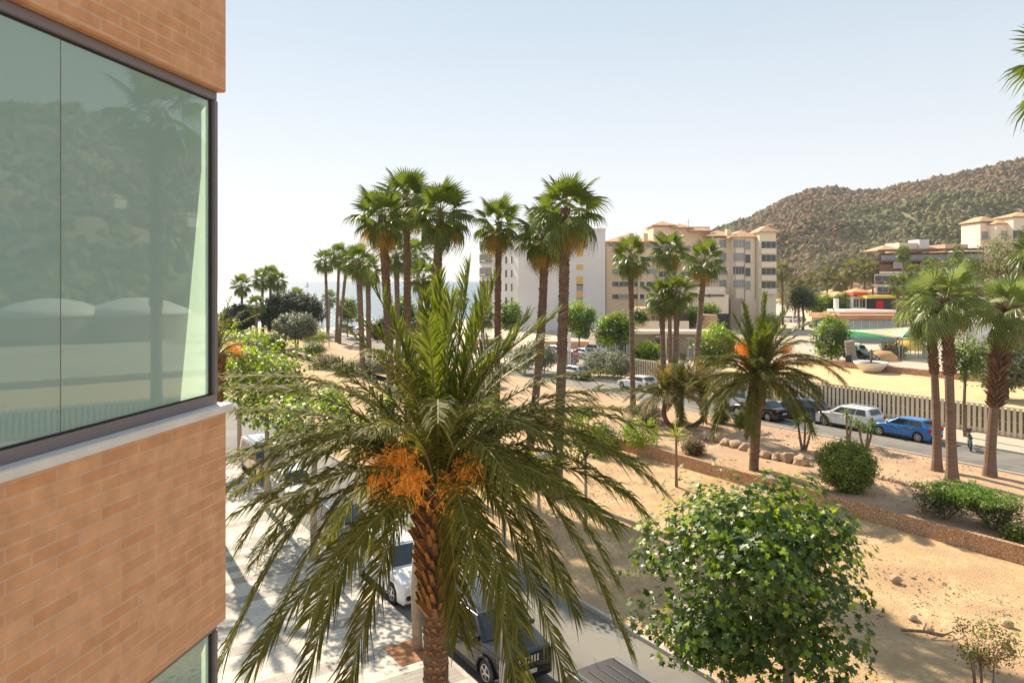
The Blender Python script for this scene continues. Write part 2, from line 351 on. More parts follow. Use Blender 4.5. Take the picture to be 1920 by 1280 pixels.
for zt, zb in ((1.08, -.70), (-1.94, -3.70), (-5.0, -6.76)):
    wz = (zt + zb) / 2 + ZO; wn = bb('corner_window', XB, -.02, .045, .10, zb, zb + .055, M_frame); hh = zt - zb
    def wb(n, x0, x1, y0, y1, z0, z1, mt): 
        mm = MB(); mm.box(((x0 + x1) / 2, (y0 + y1) / 2, (z0 + z1) / 2 + ZO), (x1 - x0, y1 - y0, z1 - z0)); return mm.obj(n, mt, wn, bev=.004)
    wb('top_rail', XB, -.02, .045, .10, zt - .05, zt - .002, M_frame)
    wb('gasket', XB, -.03, .062, .098, zt - .062, zt - .05, M_fdark)
    wb('gasket', XB, -.075, .055, .09, zb + .055, zb + .063, M_fdark)
    wb('post', -.055, -.018, .04, .10, zb + .056, zt - .051, M_frame); wb('gasket', -.072, -.056, .056, .095, zb + .064, zt - .064, M_fdark)
    xs = [-.073, -1.155, -2.4, -3.6, -4.9, -6.2, -7.5, -8.9]
    for k in range(len(xs) - 1):
        mm = MB(); mm.box(((xs[k + 1] + xs[k]) / 2, .072, (zb + zt) / 2 + ZO), (xs[k] - xs[k + 1] - .004, .012, zt - zb - .112)); mm.mi = [1, 1, 0, 1, 1, 1]
        mm.obj('pane', [M_panel, M_clear], wn)
        if k: wb('joint', xs[k] - .0019, xs[k] + .0019, .064, .08, zb + .057, zt - .057, pm('glass_edge', (.25, .2, .1), rough=.3))
    wb('pane', -.05, -.042, .105, 3.55, zb + .06, zt - .06, M_clear)
    mm = MB(); mm.add([(-.1, .10, zt + ZO - .06), (-.1, .10, zt + ZO - .42), (-.1, .295, zb + ZO + .06), (-.1, 3.5, zb + ZO + .06), (-.1, 3.5, zt + ZO - .06)], [(0, 1, 2, 3, 4)])  # unseen sheet with a slanted edge, added to cut the sunlight into a shaft
    mm.obj('shaft_mask', pm('shaft_mask_cloth', (.3, .32, .3)), wn)
    bb('sill', XB, .03, -.028, .3, zb - .045, zb - .001, M_stone, bev=.004)

# ------------------------------------------------------------------ vegetation builders
def leafmat(name, c1, c2, rough=.5, trans=.35, spec=.4): return pm(name, c1, c2, rough=rough, trans=trans, island=True, spec=spec)
L_date = leafmat('date_leaflet', (.075, .085, .012), (.185, .175, .04), .62, .36, .15)
L_date_y = leafmat('young_date_leaflet', (.085, .115, .014), (.15, .17, .03), .4, .45)
L_date_d = leafmat('dry_date_leaflet', (.3, .2, .06), (.24, .2, .06), .6, .35)
L_fan = leafmat('fan_leaflet', (.07, .1, .018), (.15, .19, .03), .4, .35, .5)
L_fan_o = leafmat('old_fan_leaflet', (.38, .2, .04), (.3, .24, .06), .6, .35)
L_fan_s = leafmat('bluish_fan_leaflet', (.14, .19, .05), (.24, .28, .09), .35, .35, .6)
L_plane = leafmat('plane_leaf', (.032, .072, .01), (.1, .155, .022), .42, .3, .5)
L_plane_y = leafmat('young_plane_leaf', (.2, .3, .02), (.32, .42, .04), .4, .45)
L_bush = leafmat('shrub_leaf', (.1, .14, .02), (.22, .27, .045), .4, .3)
L_yel = leafmat('lime_leaf', (.22, .28, .03), (.32, .36, .06), .5, .4)
L_dark = leafmat('dark_leaf', (.03, .05, .018), (.06, .08, .03), .5, .2)
L_olive = leafmat('olive_leaf', (.16, .18, .1), (.24, .25, .15), .5, .25)
L_dry = leafmat('dry_leaf', (.22, .12, .06), (.16, .15, .05), .6, .25)
L_pine = leafmat('pine_needle', (.13, .14, .04), (.22, .2, .07), .6, .25)
M_rach = pm('frond_midrib', (.22, .2, .07), rough=.5)
M_fruit = leafmat('fruit_strand', (.95, .48, .05), (1, .68, .14), .5, .3)
M_ptrunk = pm('palm_trunk', (.15, .1, .07), (.27, .19, .135), 3, .95, .8, 14, stretch=(1, 1, 7), c3=(.14, .085, .055), s3=.9)
M_pboot = pm('palm_leaf_base', (.24, .13, .065), (.13, .075, .045), 5, .95, .6, 20, island=True)
M_dboot = pm('date_leaf_base', (.42, .2, .06), (.2, .1, .045), 5, .95, .6, 20, island=True)
M_ptrunk_s = pm('smooth_palm_trunk', (.26, .17, .12), (.17, .11, .075), 2, .95, .6, 10, stretch=(.6, .6, 9))
def curve3(p0, p1, p2, p3, n):
    return [p0 * (1 - u) ** 3 + p1 * 3 * u * (1 - u) ** 2 + p2 * 3 * u * u * (1 - u) + p3 * u ** 3 for u in [i / n for i in range(n + 1)]]
def frond_mesh(pts, ll=.48, gap=.018, wid=.037, droop=.5, lift=.35, mats=None, bare=.16, rr=.022, spr=48):
    """feather frond along a 3D midrib: a tapered rib and two rows of leaflets"""
    m = MB(); n = len(pts) - 1; m.cur = 1; m.tube(pts, [rr * (1 - .85 * i / n) + .003 for i in range(n + 1)], 5); m.cur = 0
    L = [0]
    for i in range(n): L.append(L[-1] + (pts[i + 1] - pts[i]).length)
    tot = L[-1]; s = bare * tot
    while s < tot * .995:
        i = max(j for j in range(n) if L[j] <= s); u = (s - L[i]) / (L[i + 1] - L[i]); p = pts[i].lerp(pts[i + 1], u)
        d = (pts[i + 1] - pts[i]).normalized(); side = d.cross(Vector((0, 0, 1)))
        if side.length < .12: side = d.cross(Vector((.3, 1, 0)))
        side.normalize(); nrm = side.cross(d).normalized(); f = s / tot
        ln = ll * (.45 + .55 * math.sin(min(1, (f - bare) / (1 - bare) * 1.6 + .25) * math.pi / 2)) * (1 if f < .82 else 1 - (f - .82) * 1.9)
        for sg in (-1, 1):
            a = R(random.gauss(spr, 8) * (1 - .4 * f)); l = ln * random.uniform(.85, 1.1)
            e = (d * math.cos(a) + side * sg * math.sin(a) + nrm * (lift + random.gauss(0, .13))).normalized()
            q = p; w_ = nrm.cross(e).normalized() * wid / 2; g = droop * random.uniform(.7, 1.3)
            c1 = q + e * l * .5 + Vector((0, 0, -g * l * .12)); c2 = q + e * l * .97 + Vector((0, 0, -g * l * .52))
            w_ = (w_ + nrm * random.uniform(-.3, .3) * wid).normalized() * wid / 2
            m.add([q - w_ * .5, q + w_ * .5, c1 + w_, c1 - w_, c2], [(0, 1, 2, 3), (3, 2, 4)])
        s += gap
    return m.mesh('frond', mats or [L_date, M_rach])
def boots(m, p0, p1, r0, r1, rows, k, ln=.16, wd=.13, out=.6):
    """spiral of cut leaf bases standing off a trunk from p0 up to p1"""
    ax = (p1 - p0).normalized(); x = ax.cross(Vector((.2, 1, .1))).normalized(); y = ax.cross(x)
    for i in range(rows):
        u = i / rows; r = r0 + (r1 - r0) * u; c = p0.lerp(p1, u)
        for j in range(k):
            a = 2 * math.pi * (j + .5 * (i % 2) + random.uniform(-.12, .12)) / k; o = x * math.cos(a) + y * math.sin(a); tn = ax.cross(o)
            b = c + o * (r * .93); l = ln * random.uniform(.7, 1.3); e = b + o * l * out * random.uniform(.6, 1.2) + ax * l
            w_ = tn * wd / 2
            m.add([b - w_, b + w_, e + w_ * .55, e - w_ * .55, b + ax * l * .9 - o * .01, e - o * .03 + ax * .02], [(0, 1, 2, 3), (3, 2, 5), (0, 3, 5, 4), (1, 4, 5, 2)])
def fan_mesh(pet, rad, k, fold, droop, tw=0, mats=None, res=1):
    """one fan leaf along +X: petiole, pleated blade joined half way out, free hanging tips"""
    m = MB(); m.cur = 1; m.tube([(0, 0, 0), (pet * .6, 0, .04 * pet), (pet, 0, 0)], [.022, .016, .011], 4 if res else 3); m.cur = 0
    h = Vector((pet, 0, 0)); inner = []; S = 125
    def P(a, r, z=0):
        aa = R(a); x = math.cos(aa) * r; y = math.sin(aa) * r
        return h + Vector((x, y * (1 - fold * .5), -abs(y) * fold - droop * max(0, r / rad) ** 2.2 * rad * .55 - max(0, x) ** 2 * .12 + z))
    for i in range(k + 1):
        a = -S + 2 * S * i / k; inner.append(P(a, rad * .52, .02 * (1 if i % 2 else -1)))
    b = [h] + inner; m.add(b, [(0, i + 1, i + 2) for i in range(k)])
    for i in range(k):
        a = -S + 2 * S * (i + .5) / k; q0, q1 = inner[i], inner[i + 1]; ln = rad * (1 - .22 * (abs(a) / S) ** 2) * random.uniform(.9, 1.06)
        mid = P(a, ln * .8); tip = P(a + random.uniform(-3, 3), ln) + Vector((0, 0, -droop * ln * random.uniform(.05, .4)))
        w_ = (q1 - q0) * .26
        m.add([q0, q1, mid + w_, mid - w_, tip], [(0, 1, 2, 3), (3, 2, 4)])
    return m.mesh('frond', mats or [L_fan, M_rach])
random.seed(11)
FANS = {}
for key, mt, in (('g', L_fan), ('s', L_fan_s), ('o', L_fan_o)):
    FANS[key] = [[fan_mesh(random.uniform(.8, 1.1), random.uniform(.88, 1.05), 26, fo, dr, mats=[mt, M_rach]) for _ in range(3)] for fo, dr in ((.12, .15), (.3, .7), (.55, 1.25))]
def fan_dirs(n, emin=-55, emax=82):
    out = []
    for i in range(n):
        u = (i + .5) / n; el = emax - (emax - emin) * u ** .8; out.append((i * 137.5 + random.uniform(-14, 14), el + random.uniform(-8, 8), u))
    return out
def trunk_curve(b, t, n=9, bow=0):
    b = Vector(b); t = Vector(t); d = t - b; out = []
    for i in range(n + 1):
        u = i / n; out.append(Vector((b.x + d.x * (u ** 1.15), b.y + d.y * u, b.z + d.z * u)) + Vector((bow * math.sin(math.pi * u), 0, 0)))
    return out
def fan_palm(label, base, top, r, scale=1., n=34, key='g', old=3, group=None, boot=.35, bow=0, shag=0, parts=True, cat='palm tree'):
    root = empty('fan_palm', base, label, cat, group); t = Vector(top) - Vector(base)
    m = MB(); pts = trunk_curve((0, 0, -.15), t, 12, bow); 
    rs = [r * (1.0 + .55 * math.exp(-i / 12 * 14) - .18 * (i / 12)) for i in range(13)]
    m.tube(pts, rs, 12, jit=.05); m.cur = 1
    i0 = int(12 * (1 - boot)); 
    for i in range(i0, 12): boots(m, pts[i], pts[i + 1], rs[i], rs[i + 1], max(2, int((pts[i + 1] - pts[i]).length / .14)), 9, .15 + shag * .12, r * .42, .5 + shag * .5)
    m.obj('trunk', [M_ptrunk_s if key == 's' else M_ptrunk, M_pboot], root)
    for az, el, u in fan_dirs(n):
        cls = 0 if u < .35 else (1 if u < .72 else 2); k = 'o' if (u > .8 and random.random() < old / 8) else key
        me = random.choice(FANS[k][cls]); s = scale * random.uniform(.88, 1.1)
        M = Matrix.Translation(t + Vector((0, 0, .25 * (1 - u) - .25))) @ Matrix.Rotation(R(az), 4, 'Z') @ Matrix.Rotation(-R(el), 4, 'Y') @ Matrix.Rotation(R(random.uniform(-25, 25)), 4, 'X') @ Matrix.Scale(s, 4)
        link('frond', me, root, M)
    return root
def lowcrown(k, mats, n=26):
    m = MB()
    for az, el, u in fan_dirs(n, -50, 80):
        me = random.choice(FANS[k][0 if u < .35 else (1 if u < .7 else 2)]); M = Matrix.Translation((0, 0, .2 * (1 - u))) @ Matrix.Rotation(R(az), 4, 'Z') @ Matrix.Rotation(-R(el), 4, 'Y')
        m.cur = 0; m.add([M @ v.co for v in me.vertices], [tuple(p.vertices) for p in me.polygons])
    return m.mesh('crown', mats)
CROWNS = [lowcrown('g', [L_fan, M_rach]) for _ in range(3)] + [lowcrown('g', [L_pine, M_rach]) for _ in range(2)]
def far_palm(label, base, top, r, scale=1., group=None, ci=None, tr=None):
    root = empty('fan_palm', base, label, 'palm tree', group); t = Vector(top) - Vector(base); m = MB(); pts = trunk_curve((0, 0, -.15), t, 8)
    m.tube(pts, [r * (1 + .3 * math.exp(-i * 1.5)) for i in range(9)], 7, jit=.08); m.obj('trunk', M_ptrunk, root)
    link('crown', CROWNS[random.randrange(*(ci or (0, 3))) if True or ci is None else ci], root, Matrix.Translation(t) @ Matrix.Rotation(random.uniform(0, 6), 4, 'Z') @ Matrix.Scale(scale, 4)); return root
def date_frond(org, tip, up, **k):
    """midrib from org to tip, rising first by `up`"""
    d = tip - org; p1 = org + Vector((d.x * .25, d.y * .25, max(d.z, 0) * .45 + up)); p2 = org + Vector((d.x * .7, d.y * .7, d.z * .62 + up * .8)) if d.z < .5 else org + d * .72 + Vector((0, 0, up * .4))
    return frond_mesh(curve3(org, p1, p2, tip, 18), **k)
def fruit(root, c, n, L, spread, mat=None):
    m = MB()
    st_ = [c + Vector((0, 0, 0)), c + spread * .6 + Vector((0, 0, .25 * L)), c + spread]
    m.tube(curve3(st_[0], st_[1], st_[1], st_[2], 6), .02, 4)
    for _ in range(n):
        o = st_[2] + Vector([random.gauss(0, .07) for _ in range(3)]); d = Vector((random.gauss(0, .2), random.gauss(0, .2), -1)) * L * random.uniform(.4, 1) + spread * random.uniform(0, .6)
        o2 = o + Vector([random.gauss(0, .07) for _ in range(3)]); q1 = o2 + d * .45 + spread * .2 + Vector((random.gauss(0, .12), random.gauss(0, .12), .08 + random.gauss(0, .08))); q2 = o2 + d * .8 + Vector([random.gauss(0, .08) for _ in range(3)])
        m.tube([o, q1, q2], [.005, .005, .003], 3, cap=False)
        for _b in range(5):
            c_ = q1.lerp(q2, random.random()) + Vector([random.gauss(0, .018) for _ in range(3)]); m.add([c_ + Vector(v_) * .016 for v_ in ((1, 0, -.6), (-.5, .87, -.6), (-.5, -.87, -.6), (0, 0, 1.1))], [(0, 2, 1), (0, 1, 3), (1, 2, 3), (2, 0, 3)])
    return m.obj('fruit_cluster', mat or M_fruit, root)
LOBE = []
for i in range(10):
    a = -math.pi / 2 + (i + .5) * 2 * math.pi / 10 
    r = (.62, .3)[i % 2] if i not in (0, 9) else .28
    LOBE.append((math.cos(a) * r, math.sin(a) * r + .1))
LOBE = [(0, -.42), (.2, -.18), (.52, -.22), (.36, .04), (.56, .26), (.22, .24), (0, .62), (-.22, .24), (-.56, .26), (-.36, .04), (-.52, -.22), (-.2, -.18)]
def leaf(m, p, nrm, size, lobe=False, mi=0):
    x = nrm.cross(Vector((random.gauss(0, 1), random.gauss(0, 1), random.gauss(0, 1))))
    if x.length < .05: return
    x.normalize(); y = nrm.cross(x).normalized(); m.cur = mi
    if lobe:
        fold = random.uniform(-.25, .35); b = [p] + [p + (x * a + y * c + nrm * (-abs(a) * fold)) * size for a, c in LOBE]
        m.add(b, [(0, i + 1, i + 2 if i < 11 else 1) for i in range(12)])
    else:
        m.add([p - y * size * .5, p + x * size * .3 + nrm * size * .06, p + y * size * .6, p - x * size * .3 + nrm * size * .06], [(0, 1, 2, 3)])
def crown(m, c, rad, clumps, per, size, cr=.35, lobe=False, fill=.55, up=.7, y2=0, flat=False, seedfn=None):
    c = Vector(c); cl = []
    for _ in range(clumps):
        v = Vector([random.gauss(0, 1) for _ in range(3)]).normalized()
        k = random.uniform(fill, 1.0) * (1 + .16 * mnoise.noise(v * 2.3 + c * .7))
        q = c + Vector((v.x * rad[0], v.y * rad[1], v.z * rad[2])) * k; cl.append((q, v))
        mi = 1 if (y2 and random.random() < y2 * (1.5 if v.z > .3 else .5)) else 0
        for _ in range(per):
            o = Vector([random.gauss(0, cr * .5) for _ in range(3)]); p = q + o
            nr = (v * .45 + Vector((0, 0, up)) + Vector([random.gauss(0, .45) for _ in range(3)])).normalized()
            leaf(m, p, nr, size * random.uniform(.6, 1.15), lobe, mi)
    return cl
def crown2(m, c, rad, lobes, lr, dens, size, lobe=True, y2=0):
    """foliage gathered on many overlapping sub-lobes, leaving dark gaps between them"""
    c = Vector(c); rad = Vector(rad)
    for _ in range(lobes):
        v = Vector([random.gauss(0, 1) for _ in range(3)]).normalized(); k = random.uniform(.35, .95) ** .6
        k *= 1 + .28 * mnoise.noise(v * 1.7 + c)
        q = c + Vector((v.x * rad[0], v.y * rad[1], v.z * rad[2])) * k * .86; r = lr * random.uniform(.65, 1.3)
        for _ in range(int(dens * r * r / (size * size))):
            u = Vector([random.gauss(0, 1) for _ in range(3)]).normalized()
            if u.z < -.35 and random.random() < .6: continue
            p = q + Vector((u.x, u.y, u.z * .8)) * r * random.uniform(.75, 1.08)
            nr = (u * .6 + v * .25 + Vector((0, 0, .55)) + Vector([random.gauss(0, .38) for _ in range(3)])).normalized()
            top = (p.z - c.z) / rad[2] > .35
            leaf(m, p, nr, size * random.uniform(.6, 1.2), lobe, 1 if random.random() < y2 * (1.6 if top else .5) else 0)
def tree(name, label, base, cz, rad, mats=None, clumps=60, per=40, size=.14, cr=.45, tr=.12, lobe=False, cat='tree', group=None, y2=0, lean=(0, 0), stems=1, fill=.5, bark=None, up=.7, branches=7, cpart='crown'):
    root = empty(name, base, label, cat, group); m = MB(); c = Vector((lean[0], lean[1], cz))
    tm = MB()
    for s_ in range(stems):
        o = Vector((0, 0, -.1)) if stems == 1 else Vector((random.uniform(-.15, .15) * stems * .5, random.uniform(-.1, .1) * stems * .5, -.1))
        fork = Vector((c.x * .8 + o.x * 1.5, c.y * .8 + o.y * 1.5, max(.15, cz - rad[2] * .75)))
        tm.tube([o, o.lerp(fork, .5) + Vector((random.gauss(0, tr * .5), random.gauss(0, tr * .5), 0)), fork], [tr * 1.25, tr, tr * .85], 9, jit=.05)
        for _ in range(branches):
            v = Vector((random.gauss(0, 1), random.gauss(0, 1), random.uniform(.1, 1))).normalized()
            e = c + Vector((v.x * rad[0], v.y * rad[1], v.z * rad[2])) * .75
            mid = fork.lerp(e, .5) + Vector((0, 0, .1 * rad[2])); tm.tube([fork, mid, e], [tr * .55, tr * .32, tr * .1], 6)
    tm.obj('trunk' if tr > .04 else 'stem', bark or M_wood, root, smooth=True)
    if lobe: crown2(m, c, rad, int(clumps * .45), max(rad) * .3, 5.5, size, True, y2)
    else: crown(m, c, rad, clumps, per, size, cr, lobe, fill, up, y2)
    m.obj(cpart, mats or [L_bush, L_yel], root); return root
# ------------------------------------------------------------------ palms and trees
random.seed(21)
def big_date(label, base, crownp, trunk_r, tips, fill, L, fruits, ll=.48, gap=.042, low=True, trunkmat=None):
    root = empty('date_palm', base, label, 'palm tree'); t = Vector(crownp) - Vector(base)
    m = MB(); pts = trunk_curve((0, 0, -.2), t + Vector((0, 0, -.1)), 14); n = 14; rs = [trunk_r * (1.15 if i == 0 else 1) * (1 + .75 * max(0, (i / n - .66) / .34) * (1 if i < n else .5)) for i in range(n + 1)]
    m.tube(pts, rs, 14, jit=.04); m.cur = 1
    for i in range(1, n): boots(m, pts[i], pts[i + 1], rs[i], rs[i + 1], max(2, int((pts[i + 1] - pts[i]).length / .11)), 11, .09 if i < n * .7 else .26, trunk_r * .5, .25 if i < n * .7 else .7)
    m.obj('trunk', [M_ptrunk, M_dboot], root)
    for tp, up, kind in tips:
        a = math.atan2(tp.y, tp.x); org = t + Vector((math.cos(a) * trunk_r * .7, math.sin(a) * trunk_r * .7, random.uniform(-.35, .05) if kind != 'u' else .1))
        link('frond', date_frond(org, t + tp, up, ll=ll, gap=gap, spr=26 if kind == 'u' else 50, droop=.25 if kind == 'u' else (.9 if kind == 'm' else 1.2), lift=.3 if kind == 'u' else .25, mats=[{'u': L_date_y, 'm': L_date, 'd': L_date_d}[kind], M_rach]), root)
    for i in range(fill):
        az = i * 2.39996 + random.uniform(-.2, .2); u = (i + .5) / fill
        el = R(74 - 88 * u + random.uniform(-8, 8)); k = 'u' if u < .12 else 'm'
        Lh = L * random.uniform(.85, 1.05); tip = Vector((math.cos(az) * math.cos(el), math.sin(az) * math.cos(el), math.sin(el) - .28 * math.cos(el))) * Lh * .88
        org = t + Vector((math.cos(az) * trunk_r * .6, math.sin(az) * trunk_r * .6, .1 - .55 * u)); up = L * (.1 + .2 * math.cos(el)) * (1 - .35 * u)
        link('frond', date_frond(org, t + tip, up, ll=ll, gap=gap, droop=.3 if k == 'u' else .9, lift=.3, mats=[L_date_y if k == 'u' else L_date, M_rach]), root)
    for c, nn, Lf, sp in fruits: fruit(root, t + c, nn, Lf, sp)
    return root
Y0 = 13.; cb = at(822, 905, Y0); sc_ = F / Y0
def T(px, py, dy=0): return Vector(((px - 826) / sc_ * (1 + dy / Y0), dy, -(py - 905) / sc_))
tips = [(T(880, 503, .4), .2, 'u'), (T(940, 520, -.5), .25, 'u'), (T(822, 520, .6), .15, 'u'), (T(692, 522, .2), .9, 'u'), (T(664, 590, -.4), 1.2, 'u'), (T(855, 560, -.5), .2, 'u'), (T(905, 545, .9), .2, 'u'), (T(790, 560, 1.1), .4, 'u'), (T(985, 600, .7), .5, 'u'),
        (T(1050, 590, -.4), .9, 'u'), (T(1010, 640, 1.4), .8, 'm'), (T(720, 640, -1.6), 1.5, 'm'),
        (T(520, 668, .8), 1.1, 'm'), (T(395, 720, -.3), 1.3, 'm'), (T(380, 790, .9), 1.3, 'm'), (T(385, 870, -.8), 1.6, 'm'), (T(400, 960, .3), 1.6, 'm'), (T(420, 690, -1.2), 1.4, 'm'), (T(375, 905, .7), 1.3, 'm'), (T(460, 1010, -.2), 1.6, 'm'), (T(520, 1180, .2), 1.5, 'm'), (T(415, 1225, -.9), 1.9, 'm'), (T(470, 1090, .8), 1.3, 'm'), (T(430, 985, 1.9), 1.0, 'm'),
        (T(565, 1275, -1.4), 1.3, 'm'), (T(650, 1290, -1.7), 1.0, 'm'), (T(600, 1080, 1.6), .9, 'm'), (T(690, 1120, 2.2), .7, 'm'), (T(874, 1140, -.9), .8, 'm'), (T(500, 760, 2.2), 1.3, 'm'), (T(560, 820, -2.2), 1.5, 'm'),
        (T(1165, 740, .6), 1.2, 'm'), (T(1215, 850, -.7), 1.5, 'm'), (T(1180, 800, 1.6), 1.3, 'm'), (T(1240, 930, .4), 1.5, 'm'), (T(1225, 800, -.1), 1.4, 'm'), (T(1180, 900, .9), 1.3, 'm'), (T(1150, 1100, .4), 1.5, 'm'), (T(1130, 700, .4), 1.2, 'm'), (T(1195, 1010, 1.5), 1.3, 'm'), (T(1190, 1200, -.4), 1.6, 'm'), (T(1130, 1060, 1.9), 1.0, 'm'),
        (T(1030, 1180, 1.6), .8, 'm'), (T(1085, 1230, -1.2), 1.3, 'm'), (T(1012, 1250, -1.9), 1.3, 'm'), (T(1090, 1100, -.9), 1.4, 'm'), (T(1075, 790, -1.8), 1.5, 'm'), (T(960, 1010, 2.4), .8, 'm'), (T(860, 740, -2.6), 1.6, 'm'), (T(1120, 880, 2.4), 1.2, 'm'), (T(1000, 830, -2.6), 1.4, 'm'),
        (T(770, 700, 2.6), 1.2, 'm'), (T(950, 720, 2.4), 1.3, 'm'), (T(640, 930, 2.6), 1.0, 'm')]
fr = []
for px, py, dy, n in ((775, 855, -.5, 70), (740, 885, -.35, 80), (745, 925, -.2, 70), (790, 900, -.7, 60), (880, 885, -.4, 60), (895, 870, .2, 45), (855, 925, -.6, 45)):
    v = T(px, py, dy); fr.append((Vector((v.x * .15, v.y * .2, -.05)), n, .75, Vector((v.x * .75, v.y * .8, v.z * .6 + .35))))
big_date('big date palm in front of everything with olive drooping fronds and orange fruit strands', G(812, Y=Y0), cb, .22, tips, 34, 3.9, fr, ll=.6)
# second date palm
p2 = G(1413, 898); c2 = at(1422, 712, p2.y)
fr2 = [(Vector((0, 0, .1)), 110, 1.2, Vector((-.85, -.5, 1.6))), (Vector((0, 0, .1)), 110, 1.2, Vector((1.0, -.6, 1.5))), (Vector((0, 0, .1)), 70, .9, Vector((.9, .2, .7))), (Vector((0, 0, .1)), 50, .8, Vector((-.5, .5, .9)))]
def T2(px, py, dy=0): s = F / p2.y; return Vector(((px - 1422) / s, dy, -(py - 712) / s))
t2 = [(T2(1440, 552, .4), .3, 'u'), (T2(1388, 568, -.4), .3, 'u'), (T2(1480, 575, 0), .4, 'u'), (T2(1378, 590, .5), .6, 'u'), (T2(1545, 600, .3), 1.3, 'u'), (T2(1480, 590, 1), .6, 'u'), (T2(1405, 580, 1), .3, 'u'),
      (T2(1590, 720, .5), 2.0, 'm'), (T2(1570, 690, -1), 2.2, 'm'), (T2(1560, 760, 1.6), 1.8, 'm'), (T2(1500, 800, -1.8), 1.5, 'm'), (T2(1300, 720, .6), 1.8, 'm'), (T2(1290, 640, 0), 2.0, 'm'), (T2(1275, 690, 1.4), 1.9, 'm'), (T2(1330, 810, -.8), 1.6, 'm'), (T2(1385, 800, -2), 1.3, 'm'), (T2(1340, 760, 2), 1.3, 'm'), (T2(1520, 640, -1.6), 1.8, 'm')]
big_date('date palm with rust orange fruit on the terrace between bushes and slatted fence', p2, c2, .26, t2, 64, 4.3, fr2, ll=.72, gap=.032)
# third, mostly hidden behind the brick corner
p3 = G(395, Y=33)
big_date('date palm half hidden behind the brick corner', p3, at(402, 665, 33), .24, [], 26, 3.2, [(Vector((0, 0, .1)), 60, .8, Vector((.8, -.2, .3)))], gap=.05)
# short clustered date palm with bent stems
pc = G(1272, 800); rt = empty('clump_palm', pc, 'squat clump of date palms with bent dark stems left of the orange fruited palm', 'palm tree')
for k, (dx, dy, hz) in enumerate(((-.9, .1, 1.9), (.2, 0, 2.3), (1.7, .2, 2.0))):
    m = MB(); tp = Vector((dx, dy, hz)); pts = curve3(Vector((dx * .1, 0, -.1)), Vector((dx * 1.2, 0, .1)), Vector((dx * 1.3, dy, hz * .5)), tp, 8); m.tube(pts, [.17] * 9, 8, jit=.12); m.obj('trunk', M_ptrunk, rt)
    for i in range(26):
        az = i * 2.4 + k; u = i / 26; el = R(80 - 95 * u); tip = Vector((math.cos(az) * math.cos(el), math.sin(az) * math.cos(el), math.sin(el) - .35 * math.cos(el))) * 3.1
        link('frond', date_frond(tp, tp + tip, 1.0 * math.cos(el) + .1, ll=.62, gap=.036, mats=[random.choice([L_date, L_date, L_date_d]), M_rach]), rt)
# tall fan palms of the middle group
g1 = 'tall fan palms in the middle group'
for lb, bx, Y, cx, cy, r, sc, n, bow in (
    ('leftmost tall fan palm of the middle group, crown below its right neighbour', 735, 44, 716, 402, .36, 1.1, 38, .1),
    ('highest crowned fan palm, dark dense head second from left in the tall group', 766, 50, 762, 372, .34, 1.25, 44, 0),
    ('tall fan palm third from left with a straight trunk and orange dead fronds', 809, 42, 826, 396, .36, 1.15, 40, -.1),
    ('slim straight fan palm with a small crown in front of the white block balconies', 931, 43, 935, 416, .26, .95, 30, 0),
    ('leaning fan palm with ragged orange skirt just left of the tallest right palm', 986, 41, 1022, 440, .33, 1.08, 34, .25),
    ('tallest fan palm on the right of the middle group, in front of the white wall', 1042, 38, 1060, 390, .38, 1.16, 36, .1)):
    fan_palm(lb, G(bx, Y=Y), at(cx, cy, Y), r * .72, sc, n, group=g1, bow=bow, old=5, boot=.5)
for lb, bx, Y, cx, cy, r, sc in (
    ('medium fan palm whose crown sits left of and under the tall group', 681, 85, 672, 492, .42, 1.25),
    ('medium fan palm with yellowing crown beside the leftmost tall trunk', 692, 92, 690, 508, .4, 1.2),
    ('fan palm with low crown showing between the first and second tall trunks', 748, 72, 743, 478, .33, 1.2),
    ('fan palm with leaning pale trunk behind the second tall trunk', 772, 78, 795, 520, .3, 1.15),
    ('low fan palm crown behind the big upright fronds, left of third tall trunk', 800, 90, 780, 478, .3, 1.2)):
    far_palm(lb, G(bx, Y=Y), at(cx, cy, Y), r * .8, sc, 'medium fan palms behind the tall group')
for lb, bx, Y, cx, cy, r, sc in (
    ('lone fan palm on the terrace with a long straight trunk before the beige block', 1187, 59, 1182, 480, .27, .98),
    ('left twin fan palm with low crown touching its neighbour before the beige block', 1245, 70, 1240, 552, .36, 1.15),
    ('right twin fan palm with low crown touching its neighbour before the beige block', 1266, 69, 1270, 547, .36, 1.1),
    ('fan palm rising above the twin palms before the beige block', 1257, 80, 1254, 466, .3, 1.3),
    ('broad crowned fan palm with leaning trunk right of the twin palms', 1303, 74, 1322, 486, .36, 1.35)):
    fan_palm(lb, G(bx, Y=Y), at(cx, cy, Y), r * .78, sc, 30, group='fan palms before the beige block', old=2, boot=.3)
g3 = 'three fan palms on the right terrace'
for lb, bx, by, cx, cy, r, sc, sh, bow in (
    ('leftmost fan palm of the right trio with a thinner brown trunk', 1757, 880, 1742, 572, .32, 1.12, .3, .1),
    ('middle fan palm of the right trio with bright green crown', 1785, 900, 1775, 560, .36, 1.12, .5, 0),
    ('rightmost fan palm of the trio with leaning shaggy dark upper trunk', 1855, 892, 1888, 578, .38, 1.12, 1.3, -.1)):
    b = G(bx, by); fan_palm(lb, b, at(cx, cy, b.y), r * .7, sc, 34, key='s', group=g3, old=2, boot=.55 if sh > 1 else .35, shag=sh, bow=bow)
fan_palm('palm at the top right edge with one yellow green frond in the frame', G(2022, Y=22), at(2022, 128, 22), .22, 1.08, 22, old=8)
fan_palm('palm cut by the right edge above the trio with yellow fronds', G(1955, Y=46), at(1950, 470, 46), .27, 1.05, 30, old=6)
